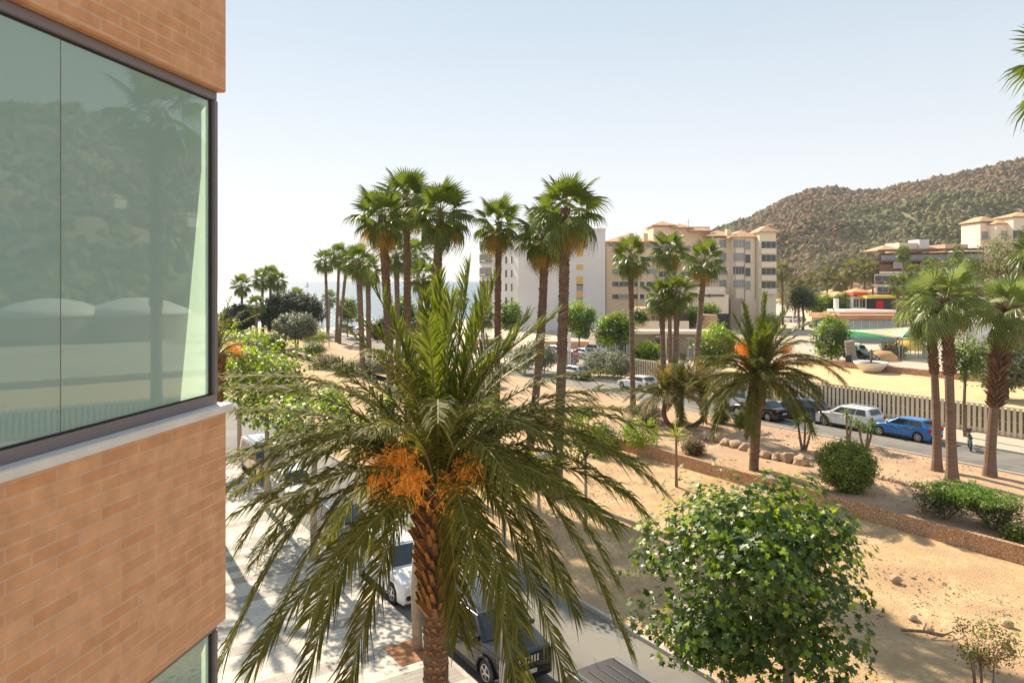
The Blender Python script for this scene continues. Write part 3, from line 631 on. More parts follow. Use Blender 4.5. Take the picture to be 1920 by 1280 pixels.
for lb, bx, Y, cx, cy, sc in (
    ('thin fan palm seen against the sea, leftmost of the tall seaside trio', 615, 133, 610, 490, 1.35), ('fan palm second of the seaside trio, crown touching its neighbours', 631, 128, 636, 480, 1.3), ('fan palm third of the seaside trio with a leaning trunk', 636, 125, 650, 492, 1.2),
    ('short thin palm behind the tall seaside trio', 616, 160, 618, 560, 1.1), ('lone small palm against the sea nearest the brick corner', 455, 150, 453, 536, 1.4), ('first of three small palms clustered against the sea', 493, 150, 492, 524, 1.4), ('middle of three small palms clustered against the sea', 505, 156, 508, 516, 1.3), ('right of three small palms clustered against the sea', 518, 150, 521, 528, 1.3),
    ('tiny palm top poking over the dark seaside bushes', 552, 160, 556, 558, 1.3), ('small palm between the dark bushes by the sea', 481, 140, 481, 572, 1.2), ('small palm right of the third tall trunk against the sea', 850, 150, 862, 560, 1.2), ('small dark palm low behind the slim straight palm', 905, 110, 905, 590, 1.3)):
    far_palm(lb, G(bx, Y=Y), at(cx, cy, Y), .26, sc, 'small palms along the seafront')
k = 0
for bx, Y, cx, cy, sc in ((1498, 170, 1496, 540, 1.5), (1468, 175, 1466, 510, 1.4), (1520, 215, 1521, 522, 1.5), (1551, 220, 1551, 516, 1.9), (1575, 215, 1574, 530, 1.8), (1588, 230, 1587, 520, 1.5), (1596, 210, 1597, 505, 1.9), (1621, 205, 1621, 512, 1.6), (1636, 215, 1637, 504, 1.6), (1694, 170, 1694, 476, 1.1), (1742, 170, 1742, 496, 1.1), (1708, 160, 1709, 510, 1.1), (1795, 190, 1796, 476, 1.2), (1683, 120, 1684, 532, 1.1)):
    L_ = ['palm right beside the beige block, half hidden', 'palm top peeking by the beige block corner', 'first palm of the brownish row below the hill', 'broad palm with long thin trunk in the row below the hill', 'low brownish palm in the row below the hill', 'thin palm behind the broad ones in the row below the hill', 'tallest palm in the row below the hill', 'yellow topped palm left of the brown terraced hotel', 'palm touching the left corner of the brown terraced hotel', 'thin palm rising in front of the brown hotel facade, left one', 'thin palm rising in front of the brown hotel facade, right one', 'lower palm between the two thin ones before the brown hotel', 'small palm top before the hotel roof near the pines', 'bright low palm left behind the right trio'][k]; k += 1
    far_palm(L_, G(bx, Y=Y), at(cx, cy, Y), .26, sc, 'distant palms below the hill', ci=(3, 5) if bx < 1640 else (0, 3))
# plane trees
M_pbark = pm('plane_bark', (.42, .34, .25), (.3, .24, .17), 5, .9, .3, 12)
bt = G(1478, Y=19.3)
big = empty('plane_tree', bt, 'leafy green plane tree with a low round crown over the near kerb', 'tree')
m = MB(); m.tube([(0, 0, -.1), (.02, .05, 1.0), (-.1, .05, 1.9)], [.16, .14, .13], 12, jit=.04)
m.tube([(-1.9, -.1, -.1), (-1.75, 0, .5), (-1.6, .05, 1.1)], [.0, .0, .0], 4)
cc = Vector((-1.1, 0, 3.35)); rad = (2.75, 2.6, 2.55)
for _ in range(22):
    v = Vector((random.gauss(0, 1), random.gauss(0, 1), random.uniform(-.2, 1))).normalized(); e = cc + Vector((v.x * rad[0], v.y * rad[1], v.z * rad[2])) * .85
    m.tube([(-.1, .05, 1.9), Vector((-.1, .05, 1.9)).lerp(e, .5) + Vector((0, 0, .25)), e], [.07, .04, .012], 6)
m2 = MB(); m.obj('trunk', M_pbark, big, smooth=True)
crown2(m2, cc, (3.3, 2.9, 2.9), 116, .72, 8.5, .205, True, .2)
for _ in range(60):     # twigs standing out of the crown
    v = Vector((random.gauss(0, 1), random.gauss(0, 1), abs(random.gauss(.6, .5)))).normalized(); e0 = cc + Vector((v.x * rad[0], v.y * rad[1], v.z * rad[2])) * .95
    for q in range(9): leaf(m2, e0 + v * q * .09 + Vector([random.gauss(0, .06) for _ in range(3)]), (v + Vector((0, 0, .6)) + Vector([random.gauss(0, .4) for _ in range(3)])).normalized(), .15, True, random.choice([0, 1]))
m2.obj('crown', [L_plane, L_plane_y], big)
st_t = G(1360, Y=18.6)
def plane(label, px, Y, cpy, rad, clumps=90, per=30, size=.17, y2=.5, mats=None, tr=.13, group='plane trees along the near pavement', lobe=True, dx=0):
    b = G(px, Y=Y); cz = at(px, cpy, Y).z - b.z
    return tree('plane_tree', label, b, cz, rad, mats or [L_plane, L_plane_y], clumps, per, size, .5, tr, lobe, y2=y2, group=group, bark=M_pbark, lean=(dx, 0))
plane('pale trunked plane tree in the square pavement pit behind the big palm trunk', 784, 22.3, 905, (1.5, 1.5, 1.5), 60, 26, y2=.3)
plane('bright yellow green plane tree crown just right of the brick corner', 500, 36, 715, (2.5, 2.4, 2.3), 110, 30, y2=.85)
plane('yellow green plane tree behind the big palm left fronds', 590, 29.5, 790, (2.0, 1.9, 1.6), 80, 26, y2=.75)
plane('far yellow green plane tree nearest the brick corner above the others', 450, 47, 665, (2.6, 2.4, 2.2), 100, 28, y2=.85)
for lb, px, Y, cpy, rad, y2 in (('lime green sapling on the garden between the big palm and the stone wall', 1098, 33, 815, (1.3, 1.2, 1.5), .85), ('young plane tree showing through the right fronds of the big palm', 1010, 29, 880, (1.2, 1.2, 1.1), .6), ('young plane tree showing through the fronds left of the big palm centre', 716, 37, 770, (1.4, 1.4, 1.4), .7), ('bright sapling behind the big palm just below its upright fronds', 905, 40, 762, (1.5, 1.3, 1.2), .7)):
    plane(lb, px, Y, cpy, rad, 70, 26, .17, y2, group='young trees on the garden', tr=.07)
M_gr = [L_plane, L_plane_y]
for lb, px, Y, cpy, rad, y2, gy in (
    ('round clipped bright green tree left of the lone fan palm by the shop', 1140, 96, 620, (1.8, 1.8, 2.0), .75, 0), ('round clipped green tree touching the lone fan palm trunk by the shop', 1163, 95, 616, (1.9, 1.9, 2.1), .4, 0), ('small lime tree by the blue railing', 1212, 92, 662, (1.7, 1.7, 1.3), .9, 0),
    ('clipped tree at the foot of the white block, right of the tallest palm', 1086, 105, 598, (2.4, 2.4, 2.6), .5, 0), ('clipped tree before the white block by the slim palm', 957, 118, 592, (2.1, 2.1, 2.4), .3, 0), ('round tree before the beige block left entrance', 1198, 120, 597, (1.5, 1.5, 1.7), .2, 0),
    ('round street tree between twin palms and beige block garage', 1293, 125, 592, (2.0, 2.0, 1.7), .3, 0), ('round street tree near the beige block garage door', 1328, 130, 586, (1.9, 1.9, 1.5), .4, 0), ('lime tree seen through the orange fruited palm', 1345, 80, 650, (2.4, 2.4, 2.4), .9, 0),
    ('street tree with split crown beside the motorbike', 1810, 50, 666, (1.35, 1.35, 1.5), .35, 0), ('dark clipped street tree among seaside trunks', 755, 105, 588, (2.0, 2.0, 2.6), .3, 0), ('small round tree left of the medium palms by the sea', 652, 140, 580, (2.2, 2.2, 2.4), .3, 0),
    ('clipped tree right of the second date palm behind the fence', 1560, 98, 632, (2.4, 2.4, 3.2), .5, 0), ('leafy hedge tree left of the white kiosk', 1543, 190, 572, (4.5, 2, 3.2), .6, 0), ('leafy hedge tree close to the white kiosk', 1585, 188, 570, (3.5, 2, 3.0), .5, 0), ('bushy street tree by the parked cars left of the row palms', 1440, 150, 605, (2.5, 2.5, 1.8), .8, 0)):
    b = G(px, Y=Y); cz = at(px, cpy, Y).z - b.z
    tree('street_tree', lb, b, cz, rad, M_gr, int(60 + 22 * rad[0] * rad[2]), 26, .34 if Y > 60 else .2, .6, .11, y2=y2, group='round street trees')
bq = G(1822, Y=47); 
def bush(name, label, base, rad, mats, clumps, per, size, cr=.3, cat='shrub', stems=3, group=None, cz=None, fill=.6, tr=.035, up=.7, y2=0):
    return tree(name, label, base, cz if cz is not None else rad[2] * .95, rad, mats, clumps, per, size, cr, tr, cat=cat, stems=stems, group=group, fill=fill, branches=4, cpart='foliage', up=up, y2=y2)
b = G(1588, 917); bush('shrub', 'dense round green bush on the terrace above the stone wall', b, (1.45, 1.4, 1.3), [L_bush, L_yel], 620, 26, .13, .24, y2=.35)
b = G(1772, 972); h = empty('hedge', G(1822, 985), 'flat topped clipped hedge in two bulging masses on the terrace right', 'hedge'); m = MB()
for (px, py, w_) in ((1765, 968, 1.15), (1800, 975, 1.1), (1835, 985, 1.1), (1868, 992, 1.15)):
    q = G(px, py) - G(1822, 985); e = px in (1800, 1835)
    for _ in range(170):
        v = Vector((random.uniform(-w_, w_), random.uniform(-.9, .9), random.uniform(.75 if e else .25, 1.5)))
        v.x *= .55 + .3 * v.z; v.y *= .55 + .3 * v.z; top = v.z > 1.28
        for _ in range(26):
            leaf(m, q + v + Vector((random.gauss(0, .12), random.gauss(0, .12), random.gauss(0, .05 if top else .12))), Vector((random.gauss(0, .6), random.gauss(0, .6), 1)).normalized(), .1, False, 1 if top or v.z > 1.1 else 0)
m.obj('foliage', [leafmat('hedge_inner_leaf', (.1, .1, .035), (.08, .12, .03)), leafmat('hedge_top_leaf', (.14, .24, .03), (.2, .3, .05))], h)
for px, py in ((1772, 972), (1862, 992)):
    m = MB(); q = G(px, py) - G(1822, 985)
    for _ in range(5): m.tube([q + Vector((random.gauss(0, .1), 0, -.1)), q + Vector((random.gauss(0, .5), random.gauss(0, .3), 1.0))], [.04, .02], 6)
    m.obj('stem', M_wood, h)
b = G(1848, Y=20); bush('shrub', 'sparse reddish brown bush at the bottom right corner of the dry ground', b, (.85, .7, .62), [L_dry, L_bush], 70, 22, .09, .2, cz=1.35, stems=5, tr=.02, y2=.4)
for lb, px, py, rad, mt, cz, st_ in (
    ('silver green clipped tree with dark stems right of the red road sign', 1124, 706, (1.9, 1.9, 1.3), [L_olive, L_bush], 1.6, 2), ('smaller silver green tree beside the clipped one behind the lone palm', 1160, 712, (1.7, 1.7, 1.2), [L_olive, L_bush], 1.7, 2), ('round grey green clipped bush left of the twin trunks by the street', 983, 700, (1.3, 1.3, 1.2), [L_olive, L_olive], 1.9, 2), ('round grey green clipped bush between two palm trunks by the street', 1020, 700, (1.4, 1.4, 1.2), [L_olive, L_olive], 1.9, 2),
    ('mushroom shaped grey olive tree before the dark seaside bushes', 556, 652, (3.6, 3.2, 2.0), [L_olive, L_olive], 3.4, 2), ('big dark rounded bush by the sea, left one near the brick corner', 447, 628, (3.8, 3, 2.9), [L_dark, L_bush], 3.2, 3), ('broad dark bush mass by the sea behind the olive tree', 545, 628, (6.8, 4, 4.2), [L_dark, L_bush], 4.4, 4), ('yellowish mound bush at the seaside kerb', 592, 640, (2.3, 2, 1.0), [L_yel, L_olive], .8, 3),
    ('small dark tree beside the promenade wall', 723, 660, (2.3, 2.3, 1.7), [L_dark, L_bush], 3.4, 1), ('dark round bush over the orange wall by the sea', 803, 638, (3.2, 2.6, 2.6), [L_dark, L_dark], 2.4, 3), ('low green clump under the small dark tree', 728, 676, (1.6, 1.4, .7), [L_bush, L_yel], .6, 3), ('dark green shrub near the kerb with small leaves behind the bright plane tree', 512, 665, (1.6, 1.6, 1.6), [L_bush, L_yel], 1.6, 2),
    ('spiky shrub at the terrace kerb left of the cars', 1350, 793, (.6, .6, .55), [L_bush, L_bush], .5, 3), ('small green spiky shrub right of the date palm trunk', 1390, 800, (.5, .5, .6), [L_bush, L_yel], .5, 3), ('light green shrub low on the garden behind the big plane tree', 1130, 850, (1.4, 1.2, .9), [L_plane, L_plane_y], .9, 3), ('lime shrub in the garden right of the big palm fronds', 1200, 835, (1.3, 1.2, .9), [L_plane_y, L_plane], .8, 3),
    ('olive tree with forked trunk on the sandy lot at the right edge', 1888, 748, (3.0, 2.6, 2.3), [L_olive, L_bush], 3.3, 3), ('sparse green bush beside the white planter bowl', 1675, 672, (1.7, 1.4, 1.2), [L_olive, L_dry], 1.2, 3),
    ('dark shrub by the near road kerb left of the big palm', 560, 765, (1.3, 1.1, 1.1), [L_bush, L_yel], 1.1, 3), ('lime shrub by the near road kerb left of the big palm', 625, 775, (1.3, 1.1, 1.0), [L_plane_y, L_plane], 1.0, 3), ('leafy shrub near the brick corner beyond the road', 505, 735, (1.5, 1.2, 1.2), [L_plane, L_plane_y], 1.2, 3), ('grey green shrub between the tall trunks', 790, 770, (1.4, 1.2, .8), [L_olive, L_bush], .8, 3), ('olive shrub right of the third tall trunk foot', 890, 735, (1.5, 1.2, .9), [L_bush, L_olive], .9, 3), ('dry shrub between the two rightmost tall trunks', 1010, 800, (1.0, .9, .6), [L_dry, L_bush], .6, 3),
    ('brownish low hedge on the left garden', 612, 690, (2.2, 1.5, .8), [L_dry, L_bush], .8, 4), ('green low hedge on the left garden beside the seaside trunks', 655, 702, (2.0, 1.4, .8), [L_bush, L_olive], .8, 4), ('grey low hedge on the left garden behind the medium palms', 705, 705, (2.4, 1.4, .7), [L_olive, L_bush], .7, 4), ('mixed shrub behind the first tall trunk', 590, 672, (1.6, 1.4, .9), [L_bush, L_dry], .9, 3), ('shrub at the foot of the third tall palm', 850, 760, (1.2, 1.2, .7), [L_olive, L_bush], .7, 3), ('low shrub on the garden right of the slim palm foot', 960, 790, (1.0, 1.0, .6), [L_bush, L_yel], .6, 3), ('dusty shrub under the lone terrace palm', 1215, 790, (1.1, 1.0, .7), [L_olive, L_dry], .7, 3), ('small dry shrub by the stone wall below the clump palm', 1300, 850, (.6, .6, .4), [L_dry, L_bush], .4, 3),
    ('low weed tuft at the foot of the right hedge', 1905, 1010, (.4, .3, .2), [L_bush, L_yel], .2, 2)):
    b = G(px, py); d = b.y; bush('shrub' if st_ > 1 and cz < 3 else 'garden_tree', lb, b, rad, mt, int(90 + 45 * rad[0] * rad[2]), 26, .13 if d < 60 else (.2 if rad[2] < 1.6 else .36), .3 if d < 60 else .5, cat='shrub' if cz < 3 else 'tree', cz=cz, stems=st_, tr=.05 if cz < 3 else .14)
for lb, px, Y, cpy, rad, mt in (
    ('wide pale green pine behind the right trio', 1888, 120, 490, (4.6, 4, 4.4), [L_pine, L_bush]), ('dark green pine left of the pale pine near the hotel', 1800, 125, 512, (5.5, 4, 2.8), [L_bush, L_pine]), ('pale pine top at the right edge below the hillside apartments', 1935, 130, 520, (4, 4, 6), [L_pine, L_pine]), ('dark pine crown on the hill foot above the palm row', 1562, 300, 493, (11, 6, 3.5), [L_dark, L_bush]), ('grey green tree below the hill beside the beige block', 1490, 230, 555, (6, 4, 5), [L_pine, L_dark]), ('dark tree in the palm row near the parked cars', 1505, 160, 560, (2.8, 2.8, 2.2), [L_dark, L_plane]),
    ('pine beside the hotel left corner with sparse crown', 1620, 240, 500, (3.5, 3, 3.5), [L_pine, L_bush])):
    b = G(px, Y=Y); tree('pine_tree', lb, b, at(px, cpy, Y).z - b.z, rad, mt, 170, 26, .4, .9, .25, y2=.3, stems=1)
# small tufted plants on stems (yuccas) and the lime papaya
def yucca(label, base, hts, ll=.55, mt=None, name='yucca', group='tufted yuccas on the terrace'):
    r_ = empty(name, base, label, 'plant', group)
    for dx, hz in hts:
        m = MB(); m.tube([(dx * .2, 0, -.1), (dx * .7, 0, hz * .5), (dx, 0, hz)], [.09, .07, .06], 7, jit=.1); m.obj('stem', M_wood, r_); m = MB()
        for _ in range(60):
            v = Vector((random.gauss(0, 1), random.gauss(0, 1), random.gauss(.35, .6))).normalized(); o = Vector((dx, 0, hz)); sd_ = v.cross(Vector((0, 0, 1)))
            if sd_.length < .1: continue
            sd_ = sd_.normalized() * .03; q = o + v * ll * .55; e = o + v * ll + Vector((0, 0, -.12)); m.add([o - sd_ * .5, o + sd_ * .5, q + sd_, q - sd_, e], [(0, 1, 2, 3), (3, 2, 4)])
        m.obj('foliage', mt or [L_bush], r_)
    return r_
yucca('yucca pair of thin stems left, below the dark blue car', G(1507, 843), ((-.35, 1.6), (.1, 2.0), (.45, 1.3)), .7)
yucca('yucca with a thin crown just right of the leftmost yucca', G(1590, 830), ((-.1, 1.9), (.2, 1.4)), .6, [L_fan_s])
yucca('green yucca above the round bush, below the white car', G(1622, 842), ((-.4, 1.5), (.2, 1.2), (.5, 1.5)), .7, [leafmat('yucca_leaf', (.1, .18, .03), (.16, .25, .05))])
yucca('single stemmed plant with a lime yellow leafy head beside the garden wall', G(1268, 912), ((0, 2.7),), 1.0, [L_yel], 'papaya_plant', None)
# ------------------------------------------------------------------ buildings beyond the street
M_cream = pm('cream_render', (.8, .6, .4), (.84, .64, .44), .3, .9); M_cream2 = pm('pale_cream_render', (.82, .68, .52), (.85, .72, .56), .3, .9)
M_wht = pm('white_render', (.68, .64, .62), (.73, .7, .68), .15, .9); M_yel = pm('ochre_panel', (.7, .42, .14), rough=.8); M_taupe = pm('taupe_render', (.36, .28, .22), (.4, .32, .26), .4, .9)
M_tile = pm('clay_roof_tile', (.62, .4, .24), (.5, .3, .17), 1.5, .9, .5, 6); M_pink = pm('salmon_render', (.6, .36, .24), (.64, .4, .28), .5, .9)
M_wdark = pm('dark_window', (.035, .04, .045), rough=.12, spec=.7); M_wlite = pm('curtained_window', (.3, .3, .29), rough=.25); M_wfr = pm('window_frame', (.6, .57, .52), rough=.6)
M_brownb = pm('brown_cladding', (.17, .09, .06), (.22, .12, .08), .5, .8); M_terra = pm('terracotta_roof', (.45, .22, .13), (.52, .28, .18), .3, .9); M_bluegr = pm('bluish_panel', (.36, .42, .44), (.42, .48, .5), .3, .6)
M_orange = pm('orange_render', (.6, .32, .13), (.66, .38, .18), .4, .9); M_green = pm('green_shade_net', (.02, .25, .08), (.03, .32, .12), 1, .8, trans=.3); M_sail = pm('cream_canvas', (.72, .62, .42), (.78, .68, .5), .5, .8, trans=.25)
class B:
    def __init__(s, name, label, px, Y, cat='building', group=None, z=None):
        s.o = Vector(((px - CX) * Y / F, Y, TZ if z is None else z)); s.e = empty(name, s.o, label, cat, group)
    def z(s, py, Y): return H - (py - HZ) * Y / F
    def vol(s, name, px0, px1, ptop, Y, depth, mat, pbot=None, dY=0, bev=0, par=None):
        """upright volume whose front edge runs from px0 (depth Y) to px1 (depth Y+dY)"""
        zt = s.z(ptop, Y); zb = s.o.z - .3 if pbot is None else s.z(pbot, Y); a = Vector(((px0 - CX) * Y / F, Y)); b = Vector(((px1 - CX) * (Y + dY) / F, Y + dY)); n = Vector((-(b - a).y, (b - a).x)).normalized() * depth
        m = MB(); m.prism([(p.x - s.o.x, p.y - s.o.y) for p in (a, b, b + n, a + n)], zb - s.o.z, zt - s.o.z); return m.obj(name, mat, par or s.e, bev=bev)
    def hip(s, px0, px1, pe, Y, depth, rise, over=.6, mat=None, dY=0):
        z0 = s.z(pe, Y) - s.o.z; x0 = (px0 - CX) * Y / F - s.o.x - over; x1 = (px1 - CX) * Y / F - s.o.x + over; y0 = Y - s.o.y - over; y1 = y0 + depth + 2 * over; i = min((x1 - x0), (y1 - y0)) / 2 * .98
        m = MB(); q = [(x0, y0), (x1, y0), (x1, y1), (x0, y1)]; t = [(x0 + i, y0 + i), (x1 - i, y0 + i), (x1 - i, y1 - i), (x0 + i, y1 - i)]
        vs = [(x, y, z0) for x, y in q] + [(x, y, z0 + .25) for x, y in q] + [(x, y, z0 + rise) for x, y in t]
        m.add(vs, [(3, 2, 1, 0), (0, 1, 5, 4), (1, 2, 6, 5), (2, 3, 7, 6), (3, 0, 4, 7), (4, 5, 9, 8), (5, 6, 10, 9), (6, 7, 11, 10), (7, 4, 8, 11), (8, 9, 10, 11)]); return m.obj('roof', mat or M_tile, s.e)
    def win(s, px, py, Y, w_, h_, mat=None, name='window', mull=1, sill=True):
        c = Vector(((px - CX) * Y / F, Y - .03, s.z(py, Y))) - s.o; m = MB(); f = .09
        m.box(c + Vector((0, 0, h_ / 2)), (w_ + f, .14, f)); m.box(c - Vector((0, 0, h_ / 2)), (w_ + f + (.2 if sill else 0), .22, f)); m.box(c + Vector((w_ / 2, 0, 0)), (f, .12, h_ - f)); m.box(c - Vector((w_ / 2, 0, 0)), (f, .12, h_ - f))
        for k in range(1, mull + 1): m.box(c + Vector((-w_ / 2 + w_ * k / (mull + 1), 0, 0)), (.06, .1, h_ - f))
        fr_ = m.obj(name, M_wfr, s.e); m = MB(); m.box(c + Vector((0, .02, 0)), (w_ - .02, .08, h_ - .02)); m.obj('pane', mat or M_wdark, fr_)
# white block
Yw = 155; b = B('white_apartment_block', 'white apartment block with blank side wall and rounded balconies behind the tall palms', 1000, Yw)
b.vol('wall', 972, 1135, 432, Yw, 26, M_wht); b.vol('parapet', 971, 1136, 428, Yw - .15, 26.5, M_wht, 432)
M = b.vol('wall', 922, 971.6, 446, Yw + 14, 14, M_wht, dY=-13.6)
for i in range(7):
    py = 462 + i * 25.5
    for px in (952, 963): b.win(px, py, Yw + 6.5 - (px - 950) * .25, 1.1, 1.6, mull=0)
for i in range(8):
    py = 448 + i * 25.5 ; m = MB(); Yb = Yw + 16; c0 = Vector(((924 - CX) * Yb / F, Yb, b.z(py, Yb))) - b.o
    pts = [c0 + Vector((2.9 * math.cos(a), 3.2 * math.sin(a) - .5, 0)) for a in [R(150 + 12 * k) for k in range(16)]]
    m.prism([(p.x, p.y) for p in pts], c0.z - .12, c0.z + .12); bal = m.obj('balcony', M_wht, b.e); m = MB()
    m.tube([p + Vector((0, 0, 1.1)) for p in pts], .05, 4); [m.tube([p + Vector((0, 0, .1)), p + Vector((0, 0, 1.1))], .025, 3) for p in pts]; m.obj('railing', M_dark, bal)
b.vol('balcony_wall', 903, 930, 447, Yw + 18, 6, M_wht); 
for i in range(7): b.win(912, 460 + i * 25, Yw + 17.9, 3.2, 2.0, M_wlite, mull=2, sill=False)
for i, (p0, p1) in enumerate(((470, 480), (496, 506), (518, 535), (545, 557), (569, 581), (533, 545), (557, 569), (440, 470))): b.vol('stair_panel', 1081, 1093, p0, Yw - .08, .07, M_yel if i not in (5, 6) else M_wlite, p1)
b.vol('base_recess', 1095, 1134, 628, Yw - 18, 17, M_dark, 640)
# beige block
Yb = 168; b = B('beige_apartment_block', 'long beige apartment block with tiled hip roofs, towers and a bay at its right end', 1300, Yb)
b.vol('wall', 1137, 1225, 455, Yb, 14, M_cream); b.vol('wall', 1225, 1331, 425, Yb + 1.5, 14, M_cream, dY=0); b.vol('wall', 1331, 1376, 446, Yb - 2, 12, M_cream2); b.vol('wall', 1376, 1424, 446, Yb - 5, 14, M_cream2); b.vol('wall', 1424, 1455, 436, Yb - 7, 12, M_cream2)
b.hip(1137, 1227, 455, Yb, 14, 2.2); b.hip(1227, 1262, 424, Yb + 1.5, 8, 1.3); b.hip(1262, 1293, 428, Yb + 1, 8, 1.2); b.hip(1296, 1330, 434, Yb, 8, 1.2); b.hip(1330, 1378, 444, Yb - 2, 10, 1.6); b.hip(1372, 1422, 446, Yb - 5, 10, 1.8); b.hip(1426, 1455, 436, Yb - 7, 6, 1.6)
for px, pt in ((1184, 437), (1211, 437), (1367, 429)): b.vol('chimney', px - 4, px + 4, pt, Yb - 3, 1.5, M_cream, 452)
for px0, px1, Yq in ((1137, 1148, Yb - .5), (1196, 1200, Yb - .5), (1268, 1274, Yb + 1)): b.vol('pilaster', px0, px1, 462, Yq, .5, M_cream)
for r_ in range(5):
    for px in (1151, 1170, 1198, 1222): b.win(px, 462 + r_ * 23.5 if r_ else 461, Yb - .02, 2.4, 1.1, random.choice([M_wdark, M_wlite]), mull=1)
for r_ in range(5):
    for px in (1244, 1262, 1285, 1308): b.win(px, 466 + r_ * 24, Yb + 1.48, 2.2, 1.3, random.choice([M_wdark, M_wdark, M_wlite]))
for r_ in range(4):
    b.win(1355, 457 + r_ * 25, Yb - 2.02, 1.6, 1.8, M_wlite); b.win(1385, 457 + r_ * 25, Yb - 5.02, 2.6, 1.8, [M_wlite, M_wlite, M_wdark, M_wlite][r_], mull=3); b.win(1402, 460 + r_ * 25, Yb - 5.02, 1.2, 1.9, [M_wlite, M_wdark, M_wdark, M_wlite][r_], mull=0)
for r_ in range(4):
    b.vol('balcony', 1428, 1456, 466 + r_ * 25, Yb - 8.2, 1.25, M_cream2, 476 + r_ * 25); b.win(1441, 459 + r_ * 25, Yb - 7.02, 3.2, 1.5, M_wdark, mull=2, sill=False)
for px in (1378, 1396, 1416): b.vol('drain_pipe', px, px + 1, 448, Yb - 5.2, .12, M_taupe, 560)
# round annexe, terrace and garage in front of it
b.vol('terrace_wall', 1288, 1360, 538, Yb - 12, 8, M_cream2, 575); b.vol('terrace_wall', 1318, 1366, 552, Yb - 14, 4, M_cream2); b.win(1343, 554, Yb - 14.03, 3.4, .5, mull=0); b.win(1326, 554, Yb - 14.03, 1.4, .5, mull=0)
b.vol('garage_door', 1340, 1366, 588, Yb - 14.1, .08, M_dark); b.vol('annexe', 1370, 1390, 560, Yb - 10, 5, M_taupe)
m = MB(); m.tube([at(1291, 437, Yb) - b.o, at(1291, 410, Yb) - b.o], .05, 4); m.tube([at(1284, 417, Yb) - b.o, at(1298, 415, Yb) - b.o], .03, 4); m.obj('aerial', M_steel, b.e)
# salmon annex and low shop terrace
Ys = 122; b = B('salmon_annexe', 'low salmon coloured annexe with one dark window and a dark doorway behind the twin palms', 1230, Ys)
b.vol('wall', 1140, 1207, 596, Ys + 8, 8, M_taupe); b.vol('wall', 1205, 1288, 578, Ys, 9, M_pink); b.win(1229, 598, Ys - .02, 1.5, 1.2, mull=1); b.vol('doorway', 1273, 1288, 586, Ys - .07, .06, M_dark, 612); b.vol('balustrade', 1190, 1292, 602, Ys - 3, .25, M_cream2, 617); b.vol('wall', 1288, 1345, 590, Ys + 4, 5, M_pink)
Yc = 104; b = B('shop_arcade', 'low taupe shop arcade with a flat canopy slab and dark doors behind the lone palm', 1190, Yc)
b.vol('wall', 1000, 1120, 640, Yc + 12, 4, M_pink); b.vol('wall', 1118, 1345, 626, Yc, 10, M_taupe); b.vol('canopy', 1188, 1348, 620, Yc - 1.6, 3, M_cream2, 626); b.vol('canopy', 1230, 1262, 629, Yc - 1.0, .9, M_cream2, 632)
for px, w_, py, mt in ((1148, .9, 654, M_wlite), (1166, 1.2, 652, M_wdark), (1178, 1.2, 655, M_wlite), (1234, 1.0, 650, M_wdark), (1254, 1.0, 650, M_wdark), (1300, 1.4, 650, M_wlite), (1322, 1.3, 650, M_wdark)): b.win(px, py, Yc - .02, w_, 2.3, mt, mull=0, sill=False)
b.vol('sign_panel', 1160, 1170, 640, Yc - .2, .1, pm('teal_sign', (.05, .3, .42)), 647)
for px in (1240, 1247, 1265): b.vol('column', px, px + 3, 626, Yc - 1.5, .25, M_cream2)
# promenade walls and low seaside houses
b = B('garden_wall', 'orange rendered wall along the street behind the tall trunks', 800, 112, 'wall'); b.vol('wall', 772, 812, 626, 112, .3, M_orange, dY=-3); b.vol('coping', 771, 813, 624, 111.9, .45, M_cream2, 626, dY=-3)
b = B('garden_wall', 'peach wall behind the slim palm before the white block', 900, 110, 'wall'); b.vol('wall', 884, 960, 638, 108, .3, M_orange, dY=2); b.vol('coping', 883, 961, 636, 107.9, .45, M_cream2, 638, dY=2)
b = B('seaside_house', 'low flat roofed pinkish house by the sea with a pale parapet', 720, 135); b.vol('wall', 690, 775, 611, 138, 8, M_cream); b.vol('roof_slab', 688, 777, 607, 137.6, 9, M_white, 611)
b.win(703, 624, 137.98, 2, 1.2); b.win(735, 624, 137.98, 2, 1.2); b.vol('parapet', 795, 812, 588, 140, 6, M_cream2)
b = B('beach_kiosk', 'white flat canopy by the promenade left of the parked cars', 660, 160); b.vol('roof_slab', 630, 690, 600, 160, 6, M_white, 603); [b.vol('post', px, px + 1.2, 603, 160.3, .2, M_white) for px in (634, 660, 684)]
# tall white end wall of seaside house with column
b = B('white_column', 'white square column beside the red road sign', 1067, 92, 'column'); b.vol('shaft', 1065, 1070.5, 625, 92, .4, M_white); b.vol('cap', 1064, 1071.5, 624, 91.9, .6, M_white, 626)
